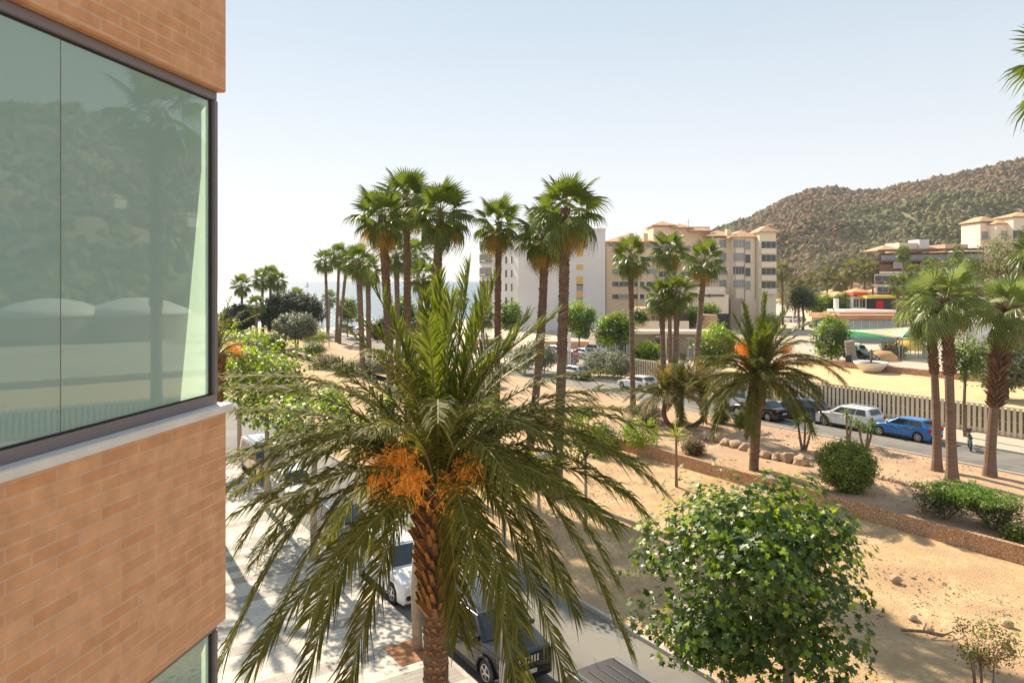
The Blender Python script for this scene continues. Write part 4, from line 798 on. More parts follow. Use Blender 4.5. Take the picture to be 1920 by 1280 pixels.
# right side
b = B('low_pavilion', 'low bluish pavilion with flat terracotta roof behind the green shade net', 1625, 130); b.vol('wall', 1572, 1690, 600, 130, 9, M_bluegr); b.vol('roof', 1568, 1700, 591, 129, 12, M_terra, 599.5)
b.vol('roof', 1574, 1702, 586, 134, 7, M_terra, 591)
for px in range(1585, 1690, 15): b.vol('panel_rib', px, px + 1, 600.5, 129.9, .1, M_white, 618)
b = B('white_kiosk', 'small white kiosk with two dark openings and a red awning above', 1613, 185); b.vol('wall', 1598, 1625, 556, 185, 5, M_white); b.win(1605, 568, 184.98, 1.4, 2.2, sill=False); b.win(1617, 568, 184.98, 1.4, 2.2, sill=False); b.vol('awning', 1601, 1627, 549, 183, 5, pm('red_canvas', (.6, .05, .04)), 553)
b.hip(1600, 1628, 549, 186, 4, 1.2, mat=M_orange)
b = B('snack_bar', 'open dark snack bar with a red and white drinks machine and yellow fascia', 1650, 180); b.vol('wall', 1627, 1672, 560, 186, 4, M_dark); b.vol('fascia', 1626, 1690, 554, 180, 7, pm('yellow_fascia', (.7, .5, .08)), 559); b.vol('terrace', 1585, 1690, 582, 172, 10, M_white); b.vol('drinks_machine', 1646, 1656, 564, 181, 1, pm('red_plastic', (.6, .02, .02)), 580)
b = B('yellow_villa', 'pale yellow villa wall with hedge trees before it', 1540, 196); b.vol('wall', 1522, 1592, 560, 196, 8, M_cream); b.hip(1565, 1600, 557, 196, 8, 1.4); b.vol('pillar', 1566, 1573, 560, 184, 1, M_white)
# brown terraced hotel
Yh = 205; b = B('terraced_hotel', 'brown terraced hotel with pale balcony bands and a glazed top floor', 1720, Yh)
b.vol('wall', 1648, 1845, 475, Yh, 20, M_brownb, dY=-12); b.vol('glazed_floor', 1652, 1845, 479, Yh - .4, .5, M_bluegr, 489, dY=-12)
for k, (l, pt, mt, h_) in enumerate(((1646, 468, M_brownb, 4), (1648, 488, M_brownb, 3), (1649, 509, M_cream2, 4), (1640, 514, M_cream2, 2.5), (1636, 533, M_cream2, 4), (1640, 555, M_cream2, 3))): b.vol('balcony_band', l, 1846, pt, Yh - 2.2 - .1 * k, 2.6, mt, pt + h_, dY=-12)
for k, (l, pt) in enumerate(((1650, 493), (1640, 516), (1644, 537))): b.vol('balcony_front', l, 1845, pt + 3, Yh - 1.8 - .05 * k, .2, M_brownb, pt + 15, dY=-12)
for px, py, w_, mt in ((1686, 497, 3, M_wlite), (1706, 496, 3, M_wlite), (1722, 496, 4, M_wdark), (1742, 496, 3, M_wlite), (1654, 522, 4, M_wdark), (1655, 543, 3, M_wdark)): b.win(px, py, Yh - 4.5, w_, 1.6, mt, mull=1, sill=False)
b.vol('penthouse', 1686, 1728, 455, Yh + 4, 8, M_cream2, 472); b.vol('lift_tower', 1724, 1742, 449, Yh + 3, 6, M_wht, 470); b.vol('penthouse', 1772, 1815, 458, Yh + 4, 8, M_pink, 474); b.hip(1650, 1690, 470, Yh + 1, 8, 1.6); b.hip(1735, 1775, 470, Yh + 1, 8, 1.2); b.hip(1815, 1850, 472, Yh - 6, 8, 1.2, mat=M_white)
b = B('hillside_apartments', 'pale yellow hillside apartment tower with glazed balcony above the pines at the right edge', 1880, 235, z=8)
b.vol('wall', 1838, 1872, 418, 235, 10, M_cream2); b.vol('wall', 1868, 1935, 421, 231, 12, M_cream2); b.hip(1838, 1872, 416, 235, 10, 2.0); b.hip(1868, 1900, 420, 231, 8, 1.5); b.vol('wall', 1900, 1960, 408, 228, 10, M_cream2); b.hip(1900, 1960, 407, 228, 10, 2)
b.win(1851, 441, 234.98, 3.6, 2.2, M_wlite); b.win(1884, 442, 230.98, 2.4, 3, M_wlite); b.win(1908, 440, 227.98, 3, 2.6, M_wdark); b.vol('balcony', 1840, 1862, 448, 233.8, 1.2, M_steel, 449.5)
b = B('white_villa', 'long white rendered house wall at the right edge behind the right trio', 1880, 92); b.vol('wall', 1812, 2060, 607, 92, 10, M_wht); b.vol('roof_slab', 1810, 2060, 604, 91.8, 11, M_taupe, 607); b.win(1899, 622, 91.98, 1.0, .5, mull=0)
for k, (px, Y, pt, w_, lb) in enumerate(((1570, 320, 560, 9, 'cream house between the palm row trunks, left'), (1600, 300, 545, 7, 'cream house between the palm row trunks, right'), (1480, 330, 575, 12, 'pale house low beside the beige block bay'), (1650, 300, 560, 10, 'house behind the red awning'))):
    b = B('distant_house', lb, px, Y); b.vol('wall', px - w_ * 1.6, px + w_ * 1.6, pt - 10, Y, 8, [M_cream2, M_pink, M_wht, M_cream][k]); b.hip(px - w_ * 1.6, px + w_ * 1.6, pt - 10, Y, 8, 2); b.win(px - w_ * .5, pt, Y - .02, 1.6, 1.6); b.win(px + w_ * .6, pt, Y - .02, 1.6, 1.6)
# houses and parasols to the right of the frame (seen mirrored in the corner window)
for k, (az_, s_) in enumerate(((44, .33), (48.5, .36), (53, .33))):
    hp = hill_p(az_, s_); pxh = CX + F * hp.x / hp.y; b = B('hillside_house', ['first', 'second', 'third'][k] + ' white tiled house on the hillside right of the frame', pxh, hp.y, group='hillside houses beyond the right edge', z=hp.z - 1); pt_ = HZ - (hp.z + 5.5 - H) * F / hp.y
    b.vol('wall', pxh - 40, pxh + 40, pt_, hp.y, 9, M_wht); b.hip(pxh - 40, pxh + 40, pt_, hp.y, 9, 2.4)
    for dx in (-20, 0, 20): b.win(pxh + dx, pt_ + 14, hp.y - .02, 1.4, 1.4)
def sail(label, pts, mat, posts=True):
    e = empty('shade_sail', (0, 0, TZ), label, 'shade sail'); pts = [Vector(p) for p in pts]; m = MB(); n = 10; c = sum(pts, Vector()) / len(pts); vs = []
    m2 = MB()
    def S(u, v): 
        p = (pts[0].lerp(pts[1], u)).lerp(pts[3].lerp(pts[2], u), v); q = (u - .5, v - .5); ins = (1 - (2 * q[0]) ** 2) * (2 * q[1]) ** 2 + (1 - (2 * q[1]) ** 2) * (2 * q[0]) ** 2
        return p.lerp(c, .13 * ins) + Vector((0, 0, -.5 * (1 - (2 * q[0]) ** 2) * (1 - (2 * q[1]) ** 2) - TZ))
    vs = [S(i / n, j / n) for j in range(n + 1) for i in range(n + 1)]; m.add(vs, [(j * (n + 1) + i, j * (n + 1) + i + 1, (j + 1) * (n + 1) + i + 1, (j + 1) * (n + 1) + i) for j in range(n) for i in range(n)])
    m.obj('canvas', mat, e, smooth=True)
    for p in pts: m = MB(); m.tube([(p.x, p.y, -.1), (p.x, p.y, p.z - TZ)], .07, 6); m.obj('post', M_steel, e)
sail('green shade net sail over the playground', [at(1576, 618, 112), at(1720, 612, 112), at(1722, 634, 101), at(1590, 632, 100)], M_green)
sail('cream shade sail with a long point over the playground', [at(1582, 619, 106), at(1716, 612, 107), at(1692, 632, 99), at(1686, 631, 98.6)], M_sail)
for k, (az_, D_) in enumerate(((50.5, 150), (45.3, 150))):
    c = Vector((D_ * math.sin(R(az_)), D_ * math.cos(R(az_)), TZ)); e = empty('marquee', c, 'white domed marquee right of the frame, ' + ['far', 'near'][k] + ' one of two', 'marquee', 'white marquees beyond the right edge'); m = MB(); m.lathe([(9.2, 4.6), (9.3, 4.9), (7.6, 5.9), (4.8, 6.9), (2, 7.5), (.01, 7.6)], 24); m.obj('canopy', M_white, e, smooth=True); m = MB(); m.lathe([(9.0, -.1), (9.0, 4.6)], 24); m.obj('side_cloth', M_taupe, e)

# ------------------------------------------------------------------ slatted fence, stone walls, rocks
M_slat = pm('cream_slat', (.62, .53, .4), (.68, .59, .46), 1, .7)
fe = empty('slatted_fence', st(55.2, 10, TZ + .11), 'long cream vertical slat fence behind the parked cars', 'fence'); m = MB(); mp = MB(); rzf = math.atan2(.838, -.545); o = st(55.2, 10, TZ + .11); t = -24.
while t < 66:
    p = st(55.2, t) - Vector((o.x, o.y, 0)); m.box(p + Vector((0, 0, 1.0)), (.2, .05, 1.9), rzf); t += .36
m.obj('slats', M_slat, fe)
m = MB(); a = st(55.32, -24) - Vector((o.x, o.y, 0)); c = st(55.32, 66) - Vector((o.x, o.y, 0)); mid = (a + c) / 2
m.box(mid + Vector((0, 0, .15)), (90, .1, .3), rzf); m.box(mid + Vector((0, 0, 1.98)), (90, .16, .07), rzf); m.box(mid + Vector((0, 0, 1.0)), (90, .03, .05), rzf); m.obj('rails', M_slat, fe)
m = MB(); mid2 = (st(55.62, -24) + st(55.62, 66)) / 2 - Vector((o.x, o.y, 0)); m.box(mid2 + Vector((0, 0, .9)), (90, .02, 1.75), rzf); m.obj('backing_board', pm('brown_board', (.26, .22, .15), rough=.9), fe)  # one even dull brown sheet behind the slats
fb = empty('blue_railing', st(55.4, 67, TZ + .11), 'bluish grey metal railing beyond the end of the slatted fence', 'railing'); o = st(55.4, 67); m = MB(); t = 66.5
while t < 82: m.box(st(55.4, t) - o + Vector((0, 0, .95)), (.05, .05, 1.8), rzf); t += .3
m.obj('bars', pm('blue_grey_metal', (.2, .21, .25), rough=.5), fb); m = MB(); mid = st(55.4, 74.2) - o; m.box(mid + Vector((0, 0, 1.8)), (15.6, .08, .08), rzf); m.box(mid + Vector((0, 0, .3)), (15.6, .08, .08), rzf); m.obj('rails', MC['blue_grey_metal'], fb)
def stonemat(name, ca, cb, cm, scale, disp=.03):
    m = bpy.data.materials.new(name); m.use_nodes = True; t = m.node_tree; N = t.nodes; L = t.links; b = N['Principled BSDF']; b.inputs['Roughness'].default_value = .95
    tc = N.new('ShaderNodeTexCoord'); v = N.new('ShaderNodeTexVoronoi'); v.inputs['Scale'].default_value = scale; L.new(tc.outputs['Object'], v.inputs['Vector'])
    e = N.new('ShaderNodeTexVoronoi'); e.feature = 'DISTANCE_TO_EDGE'; e.inputs['Scale'].default_value = scale; L.new(tc.outputs['Object'], e.inputs['Vector'])
    sp = N.new('ShaderNodeSeparateColor'); L.new(v.outputs['Color'], sp.inputs[0]); mx = N.new('ShaderNodeMix'); mx.data_type = 'RGBA'; mx.inputs['A'].default_value = (*ca, 1); mx.inputs['B'].default_value = (*cb, 1); L.new(sp.outputs[0], mx.inputs[0])
    r = N.new('ShaderNodeMapRange'); r.inputs[1].default_value = .02; r.inputs[2].default_value = .09; L.new(e.outputs[0], r.inputs[0])
    m2 = N.new('ShaderNodeMix'); m2.data_type = 'RGBA'; m2.inputs['A'].default_value = (*cm, 1); L.new(mx.outputs['Result'], m2.inputs['B']); L.new(r.outputs[0], m2.inputs[0]); L.new(m2.outputs['Result'], b.inputs['Base Color'])
    r2 = N.new('ShaderNodeMapRange'); r2.inputs[2].default_value = .3; L.new(e.outputs[0], r2.inputs[0]); bp = N.new('ShaderNodeBump'); bp.inputs['Strength'].default_value = 1; bp.inputs['Distance'].default_value = disp; L.new(r2.outputs[0], bp.inputs['Height']); L.new(bp.outputs[0], b.inputs['Normal']); return m
M_rub = stonemat('rubble_stone', (.5, .27, .14), (.66, .42, .25), (.26, .15, .09), 8)
def stonewall(label, n, t0, t1, z0, z1, th, mat, name='stone_wall', wob=.05):
    o = st(n, (t0 + t1) / 2, z0); m = MB(); k = int((t1 - t0) / .5); prev = None; ring = []
    for i in range(k + 1):
        t = t0 + (t1 - t0) * i / k; dn = wob * mnoise.noise(Vector((t * .5, n, 0))) ; dz = .05 * mnoise.noise(Vector((t * .9, n, 4)))
        ring.append([st(n + dn - th / 2, t, z0 - .3) - o, st(n + dn - th / 2 + .03, t, z1 + dz) - o, st(n + dn + th / 2, t, z1 + dz) - o, st(n + dn + th / 2, t, z0 - .3) - o])
    m.add([p for r_ in ring for p in r_], [(i * 4 + j, i * 4 + j + 1, i * 4 + 5 + j, i * 4 + 4 + j) for i in range(k) for j in range(3)] + [(0, 3, 2, 1), (k * 4, k * 4 + 1, k * 4 + 2, k * 4 + 3)])
    w_ = m.obj(name, mat); w_.location = o; return tag(w_, label, 'wall')
stonewall('low orange brown rubble retaining wall running across the dry garden', 32.68, -20, 75, .1, TZ + .2, .28, M_rub)
stonewall('low stone edging wall around the yellow sandy lot near the playground', 83.1, -25, 60, TZ + .06, TZ + .8, .4, stonemat('edging_stone', (.45, .26, .16), (.55, .35, .22), (.25, .15, .1), 3))
M_rock = pm('pale_rock', (.45, .31, .2), (.58, .44, .32), 1.5, .95, .6, 6, c3=(.33, .22, .14), s3=1.2)
def rock(p, s, label, group, sq=.7):
    m = MB(); sd_ = random.random() * 50; vs = []
    bm = bmesh.new(); bmesh.ops.create_icosphere(bm, subdivisions=2, radius=1)
    for v in bm.verts:
        k = 1 + .45 * mnoise.noise(v.co * 1.3 + Vector((sd_, 0, 0))); v.co = Vector((v.co.x * s * k, v.co.y * s * .8 * k, v.co.z * s * sq * k + s * sq * .4))
    me = bpy.data.meshes.new('rock'); bm.to_mesh(me); bm.free(); me.materials.append(M_rock); o = link('rock', me); o.location = p; o.rotation_euler = (0, 0, random.uniform(0, 6)); return tag(o, label, 'rock', group)
random.seed(5)
ORD = 'first second third fourth fifth sixth seventh eighth ninth tenth eleventh twelfth thirteenth fourteenth'.split()
for k, (px, py) in enumerate([(1323, 815), (1345, 822), (1362, 828), (1380, 832), (1398, 838), (1416, 846), (1436, 851), (1458, 855), (1480, 858), (1502, 863)]): rock(G(px, py + 6), random.uniform(.4, .6), ORD[k] + ' boulder from the left in the row edging the sunken path by the date palm', 'boulder row by the date palm')
for k in range(14): rock(G(1648 + k * 6.2, 896 + k * 1.6), random.uniform(.13, .2), ORD[k] + ' small pale stone from the left in the row right of the round bush', 'small stone row')
for k in range(9): rock(G(1040 + k * 9, 772 + (k % 3) * 4), random.uniform(.25, .5), ORD[k] + ' brown boulder from the left in the garden pile behind the big palm', 'garden boulder pile')
for px, py, s, lb in ((1678, 1088, .22, 'flat stone lying on the open dry ground'), (1888, 1172, .2, 'pale stone near the sparse brown bush'), (1712, 1160, .16, 'small pale stone left of the brown bush'), (1742, 1180, .13, 'stone by the dead branch'), (1362, 1290, .3, 'pale upright stone under the plane tree crown'), (1890, 1215, .12, 'small stone at the right edge')): rock(G(px, py), s, lb, None)
ico = bmesh.new(); bmesh.ops.create_icosphere(ico, subdivisions=1, radius=1); IV = [v.co.copy() for v in ico.verts]; IF_ = [tuple(v.index for v in f.verts) for f in ico.faces]; ico.free()
def _sc(n0, n1, t0, t1, cnt, z, smin, smax, label):
    m = MB()
    for _ in range(cnt):
        n = random.uniform(n0, n1); t = random.uniform(t0, t1); p = st(n, t, z)
        if mnoise.noise(p * .35) < random.uniform(-.6, .15): continue
        s = random.uniform(smin, smax) * (1 if random.random() < .95 else 2.2)
        m.add([p + Vector((v.x * s, v.y * s, v.z * s * .55)) * random.uniform(.6, 1.25) for v in IV], IF_)
    tag(m.obj('gravel', M_rock), label, 'gravel', kind='stuff')
_sc(17, 32.3, -2, 34, 9000, .1, .012, .05, 'scattered pebbles and rubble on the dry garden ground'); _sc(33, 45, -6, 45, 4500, TZ + .05, .015, .055, 'scattered pebbles on the upper terrace')
# dry weeds
m = MB()
for _ in range(12000):
    n = random.uniform(16.3, 32); t = random.uniform(0, 45); p = st(n, t, .08)
    if mnoise.noise(p * .3 + Vector((5, 0, 0))) < .05 + random.uniform(-.15, .1): continue
    for _ in range(2):
        d = Vector((random.gauss(0, .5), random.gauss(0, .5), 1)).normalized() * random.uniform(.05, .14); s = Vector((.008, .004, 0)); m.add([p - s, p + s, p + d], [(0, 1, 2)]); p = p + Vector((random.gauss(0, .05), random.gauss(0, .05), 0))
tag(m.obj('dry_grass', leafmat('dry_grass_blade', (.5, .38, .16), (.36, .34, .12))), 'sparse dry grass on the garden ground', 'grass', kind='stuff')
bx = G(1726, 957); m = MB(); m.box((0, 0, .16), (.42, .38, .36)); o = m.obj('stone_block', M_pink, bev=.03); o.location = bx; o.rotation_euler = (0, 0, .5); tag(o, 'small square pinkish block on the terrace left of the hedge', 'block')
br_ = empty('dead_branch', G(1744, 1192), 'dark dead branch lying on the dry ground', 'branch'); m = MB(); m.tube([(-.8, .2, .1), (-.2, 0, .15), (.3, -.1, .05), (.8, .1, .12)], [.05, .05, .04, .01], 6); m.tube([(-.2, 0, .15), (.1, .4, .25)], [.03, .01], 5); m.tube([(.2, 0, .1), (.5, -.4, .2)], [.03, .01], 5); m.obj('wood', M_wood, br_)
# square tree pit
m = MB(); p = G(784, Y=22.3); tp = st(nof(p.x, p.y), p.dot(DV), .125)
m.box((0, 0, 0), (1.0, 1.3, .012)); o = m.obj('tree_pit', pm('pit_soil', (.42, .2, .09), (.34, .16, .07), 12, .95, .6, 60)); o.location = tp + DV * .0 - NV * .35 + Vector((0, 0, .003)); o.rotation_euler = (0, 0, math.atan2(.545, .838)); tag(o, kind='structure')
# ------------------------------------------------------------------ vehicles
def paint(name, c, met=.3): return pm('paint_' + name, c, rough=.28, metal=met, coat=.8, spec=.5)
PROF = {  # fractions: body top line (x from rear 0 to nose 1, z of height), greenhouse base rear/front, roof rear/front
 'hatch': dict(L=4.25, W=1.78, Hh=1.47, top=[(0, .3), (.0, .56), (.015, .66), (.5, .655), (.7, .64), (.86, .585), (.96, .5), (1, .4), (1, .16)], gb=(.03, .73), gr=(.14, .52), hw=(.46, .37)),
 'suv': dict(L=4.5, W=1.85, Hh=1.66, top=[(0, .3), (0, .56), (.015, .66), (.5, .655), (.71, .645), (.86, .61), (.965, .54), (1, .42), (1, .18)], gb=(.02, .74), gr=(.09, .56), hw=(.47, .38)),
 'box': dict(L=4.24, W=1.83, Hh=1.7, top=[(0, .3), (0, .6), (.01, .67), (.5, .67), (.73, .66), (.8, .645), (.97, .6), (1, .55), (1, .2)], gb=(.02, .77), gr=(.06, .65), hw=(.475, .41)),
 'sedan': dict(L=4.6, W=1.82, Hh=1.45, top=[(0, .3), (0, .6), (.03, .68), (.2, .68), (.5, .66), (.71, .64), (.86, .59), (.96, .5), (1, .4), (1, .16)], gb=(.12, .74), gr=(.27, .54), hw=(.46, .36)),
 'van': dict(L=4.5, W=1.85, Hh=1.85, top=[(0, .3), (0, .5), (.01, .58), (.5, .58), (.76, .58), (.86, .55), (.97, .46), (1, .38), (1, .16)], gb=(.01, .8), gr=(.02, .66), hw=(.48, .43))}
def car(label, n, t, ahead, kind, pt, zroad, rails=False, roofmat=None, cat='car', group='cars parked along the street', name='parked_car', rim=None, trim=False, door='body'):
    P = PROF[kind]; L, W, Hh = P['L'], P['W'], P['Hh']; d = DV if ahead else -DV
    root = empty(name, st(n, t, zroad), label, cat, group, math.atan2(d.y, d.x)); X = lambda f: (f - .5) * L
    wr = .33 if kind not in ('box', 'suv', 'van') else .36; xw = (X(.19), X(.81)); ra = wr + .05; zb = .22
    prof = []
    for f, z in P['top']: prof.append((X(f), z * Hh))
    bot = [(X(.985), zb)]
    for xc in (xw[1], xw[0]):
        for k in range(9):
            a = math.pi * k / 8; bot.append((xc + ra * math.cos(a), wr + ra * math.sin(a) if k not in (0, 8) else zb))
    bot.append((X(.015), zb)); prof = prof + bot
    bm = bmesh.new(); N_ = len(prof); hw = W / 2; va = [bm.verts.new((x, -hw, z)) for x, z in prof]; vb = [bm.verts.new((x, hw, z)) for x, z in prof]
    bm.faces.new(va); bm.faces.new(list(reversed(vb)))
    for i in range(N_): bm.faces.new((va[i], vb[i], vb[(i + 1) % N_], va[(i + 1) % N_]))
    bmesh.ops.recalc_face_normals(bm, faces=bm.faces); bm.edges.ensure_lookup_table()
    per = [e for e in bm.edges if abs(e.verts[0].co.y - e.verts[1].co.y) < 1e-4 and (e.verts[0].co.z > .35 * Hh and e.verts[1].co.z > .35 * Hh) and e.calc_length() > .12]
    per += [e for e in bm.edges if abs(e.verts[0].co.y - e.verts[1].co.y) > 1 and e.verts[0].co.z > .38 * Hh and abs(e.verts[0].co.x) > L * .3 and e.calc_face_angle(0) > .25]
    bmesh.ops.bevel(bm, geom=list(set(per)), offset=.09, segments=3, profile=.6, affect='EDGES', clamp_overlap=True)
    def taper(co):
        u = abs(co.x) / (L / 2); co.y *= (1 - .13 * u ** 5) * (1 - .05 * max(0, co.z - .55 * Hh) / Hh); return co
    for v in bm.verts: taper(v.co)
    me = bpy.data.meshes.new('body'); bm.to_mesh(me); bm.free(); me.materials.append(pt); me.polygons.foreach_set('use_smooth', [True] * len(me.polygons)); body = link('body', me, root)
    if hasattr(me, 'set_sharp_from_angle'): me.set_sharp_from_angle(angle=R(32))
    # greenhouse
    zt = Hh; zg = .645 * Hh if kind != 'van' else .57 * Hh; xr0, xf0 = X(P['gb'][0]), X(P['gb'][1]); xr1, xf1 = X(P['gr'][0]), X(P['gr'][1]); h0, h1 = P['hw'][0] * W, P['hw'][1] * W
    bm = bmesh.new(); q = [(xr0, -h0, zg), (xf0, -h0, zg), (xf0, h0, zg), (xr0, h0, zg), (xr1, -h1, zt - .04), (xf1, -h1, zt - .05), (xf1, h1, zt - .05), (xr1, h1, zt - .04)]
    vv = [bm.verts.new(c) for c in q]; [bm.faces.new([vv[i] for i in f]) for f in ((3, 2, 1, 0), (4, 5, 6, 7), (0, 1, 5, 4), (1, 2, 6, 5), (2, 3, 7, 6), (3, 0, 4, 7))]
    bmesh.ops.bevel(bm, geom=[e for e in bm.edges if e.verts[0].co.z > zg or e.verts[1].co.z > zg], offset=.05, segments=3, profile=.6, affect='EDGES')
    me = bpy.data.meshes.new('cabin'); bm.to_mesh(me); bm.free(); me.materials.append(pt); me.polygons.foreach_set('use_smooth', [True] * len(me.polygons))
    if hasattr(me, 'set_sharp_from_angle'): me.set_sharp_from_angle(angle=R(32))
    cabin = link('cabin', me, root)
    m = MB(); rz_ = zt - .035; k = 6; vs = []
    for i in range(k + 1):
        for j in range(k + 1):
            u, v = i / k, j / k; vs.append((xr1 + .03 + (xf1 - xr1 - .06) * u, (-1 + 2 * v) * (h1 - .04), rz_ + .045 * (1 - (2 * v - 1) ** 2) * (1 - .6 * (2 * u - 1) ** 4) - .01))
    m.add(vs, [(i * (k + 1) + j, (i + 1) * (k + 1) + j, (i + 1) * (k + 1) + j + 1, i * (k + 1) + j + 1) for i in range(k) for j in range(k)]); m.obj('roof', roofmat or pt, root, smooth=True)
    if rails and kind == 'suv':
        m = MB()
        for yy in (-.3, 0, .3): m.tube([(xr1 + .25, yy, zt - .012), (xr1 + .5, yy, zt + .012), (xf1 - .5, yy, zt + .012), (xf1 - .25, yy, zt - .015)], .009, 5)
        m.obj('roof_rib', pt, root, smooth=True)
    Q = [Vector(c) for c in q]
    def panel(name, a, b, c, d_, u0, u1, v0, v1, mat, off=.012, v1b=None, par=None):
        nrm = (b - a).cross(d_ - a).normalized()
        def S(u, v): return (a.lerp(b, u)).lerp(d_.lerp(c, u), v) + nrm * off
        m = MB(); o = [S(u0, v0), S(u1, v0), S(u1, v1 if v1b is None else v1b), S(u0, v1)]; m.add(o + [p - nrm * .015 for p in o], [(0, 1, 2, 3), (0, 4, 5, 1), (1, 5, 6, 2), (2, 6, 7, 3), (3, 7, 4, 0)]); return m.obj(name, mat, par or root)
    panel('windscreen', Q[1], Q[2], Q[6], Q[5], .07, .93, .06, .93, M_cglass); panel('rear_window', Q[3], Q[0], Q[4], Q[7], .12, .88, .25, .88, M_cglass)
    for a, b, c, d_, fl in ((Q[0], Q[1], Q[5], Q[4], 0), (Q[2], Q[3], Q[7], Q[6], 1)):
        for u0, u1 in (((.1, .36), (.385, .63), (.655, .92)) if kind in ('box', 'suv', 'van') else ((.12, .47), (.5, .92))):
            if fl: u0, u1 = 1 - u1, 1 - u0
            panel('side_window', a, b, c, d_, u0, u1, .12, .86, M_cglass)
    for sx in (0, 1):
        for sy in (-1, 1):
            m = MB(); m.lathe([(0.001, -.1), (wr * .6, -.1), (wr * .66, -.115), (wr * .95, -.1), (wr, -.07), (wr, .07), (wr * .95, .1), (.001, .1)], 24); wo = m.obj('wheel', M_tyre, root, smooth=False); wo.location = (xw[sx], sy * (hw - .13), wr); wo.rotation_euler = (R(90) * sy, 0, 0)
            m = MB(); m.lathe([(wr * .58, -.112), (wr * .66, -.12), (wr * .62, -.127), (wr * .58, -.121)], 20)
            for s_ in range(5):
                a = s_ * 2 * math.pi / 5; m.box((math.cos(a) * wr * .32, math.sin(a) * wr * .32, -.118), (wr * .58, .06, .022), a)
            m.lathe([(.001, -.132), (.05, -.132), (.06, -.11)], 10); m.obj('rim', rim or M_rim, wo)
    # lights, bumpers, plate, mirrors, handles, arches
    fx = L / 2; z1 = .5 * Hh
    for sy in (-1, 1):
        m = MB()
        if kind == 'box': m.lathe([(.001, 0), (.085, -.004), (.1, -.02), (.1, -.05)], 16); o = m.obj('headlight', M_lampg, root); o.location = (fx + .012, sy * .58, .49 * Hh); o.rotation_euler = (0, R(90), 0)
        else: m.box((fx - .09, sy * (hw - .33), .455 * Hh), (.24, .32, .12)); m.obj('headlight', M_lampg, root, bev=.03)
        m = MB(); m.box((-fx + .06, sy * (hw - .16), .58 * Hh), (.16, .2, .24 if kind != 'sedan' else .12)); m.obj('tail_light', M_red, root, bev=.02)
        m = MB(); m.box((xf0 - .28, sy * (hw + .05), zg + .06), (.11, .2, .13)); m.obj('mirror', M_dark if trim else pt, root, bev=.03)
        m = MB(); m.box((0, sy * (hw - .005), .27), (xw[1] - xw[0] - 2 * ra, .03, .12)); m.obj('side_sill', M_dark, root)
        for xd in (X(.3), X(.53)): m = MB(); m.box((xd, sy * (hw - .012), .58 * Hh), (.16, .03, .025)); m.obj('handle', M_dark if trim else M_chrome, root)
        for xd in (X(.36), X(.6)): m = MB(); m.box((xd, sy * (hw - .004), .42 * Hh), (.008, .01, .42 * Hh)); m.obj('door_seam', M_dark, root)
        if rails: m = MB(); m.tube([(xr1 + .1, sy * (h1 - .06), zt - .02), (xr1 + .2, sy * (h1 - .06), zt + .05), (xf1 - .2, sy * (h1 - .06), zt + .05), (xf1 - .08, sy * (h1 - .06), zt - .03)], .02, 6); m.obj('roof_rail', M_chrome, root)
        if trim:
            for xc in xw:
                m = MB(); pts = [(xc + (ra + .03) * math.cos(a), sy * (hw + .0), wr + (ra + .03) * math.sin(a)) for a in [math.pi * k / 10 for k in range(11)]]; m.tube(pts, .045, 6); m.obj('arch_trim', M_dark, root, smooth=True)
    m = MB(); m.box((fx - .02, 0, .27 * Hh), (.12, W * .8, .16)); m.obj('front_bumper', M_dark, root, bev=.03); m = MB(); m.box((-fx + .02, 0, .25 * Hh), (.12, W * .8, .14)); m.obj('rear_bumper', M_dark, root, bev=.03)
    if kind == 'box':
        m = MB(); m.box((fx + .0, 0, .49 * Hh), (.03, 1.42, .26)); m.obj('grille_panel', M_dark, root, bev=.02); m = MB()
        for i in range(7): m.box((fx + .012, -.3 + i * .1, .49 * Hh), (.03, .05, .19))
        m.obj('grille', M_chrome, root)
    else: m = MB(); m.box((fx - .015, 0, .4 * Hh), (.06, W * .5, .13)); m.obj('grille', M_dark, root, bev=.02)
    m = MB(); m.box((fx + .05, 0, .3 * Hh), (.015, .5, .11)); m.obj('number_plate', M_white, root); m = MB(); m.box((-fx - .02, 0, .42 * Hh), (.015, .5, .11)); m.obj('number_plate', M_white, root)
    m = MB(); m.tube([(xr1 + .25, 0, zt), (xr1 + .12, 0, zt + .2)], [.008, .004], 4); m.obj('aerial', M_dark, root)
    return root
def nt_(px, py, dz=0):
    p = G(px, py); return nof(p.x, p.y), p.dot(DV)
P_black = paint('black', (.012, .013, .018)); P_white = paint('white', (.75, .75, .73), 0); P_blue = paint('bright_blue', (.01, .16, .5), .4); P_navy = paint('dark_blue', (.01, .05, .1), .4); P_grey = pm('paint_brown_grey', (.055, .045, .042), rough=.45, metal=.2, coat=.3); P_silver = paint('silver', (.5, .51, .52), .6); P_tan = paint('tan', (.42, .22, .12), .2); P_red = paint('red', (.45, .02, .02), .1)
gn = 'cars parked nose to tail by the near pavement'
car('black boxy off-roader with silver roof rails parked beside the big palm trunk', 11.45, 18.9, False, 'box', P_black, 0, rails=True, group=gn, trim=True)
car('dark grey car cut by the bottom edge, only its ribbed roof showing', 11.75, 12.6, False, 'suv', P_grey, 0, rails=True, group=gn)
car('white estate car parked behind the black off-roader', 11.4, 25.2, False, 'suv', P_white, 0, group=gn)
car('dark blue car behind the white estate, glimpsed between palm fronds', 11.4, 31.0, False, 'hatch', P_black, 0, group=gn)
car('white car with greenish windscreen behind the dark blue one', 11.4, 38.2, False, 'hatch', P_white, 0, group=gn)
car('tan panel van with white roof at the far end of the near row', 11.5, 44.5, False, 'van', P_tan, 0, roofmat=P_white, cat='van', group=gn, name='parked_van')
gf = 'cars parked by the slatted fence'
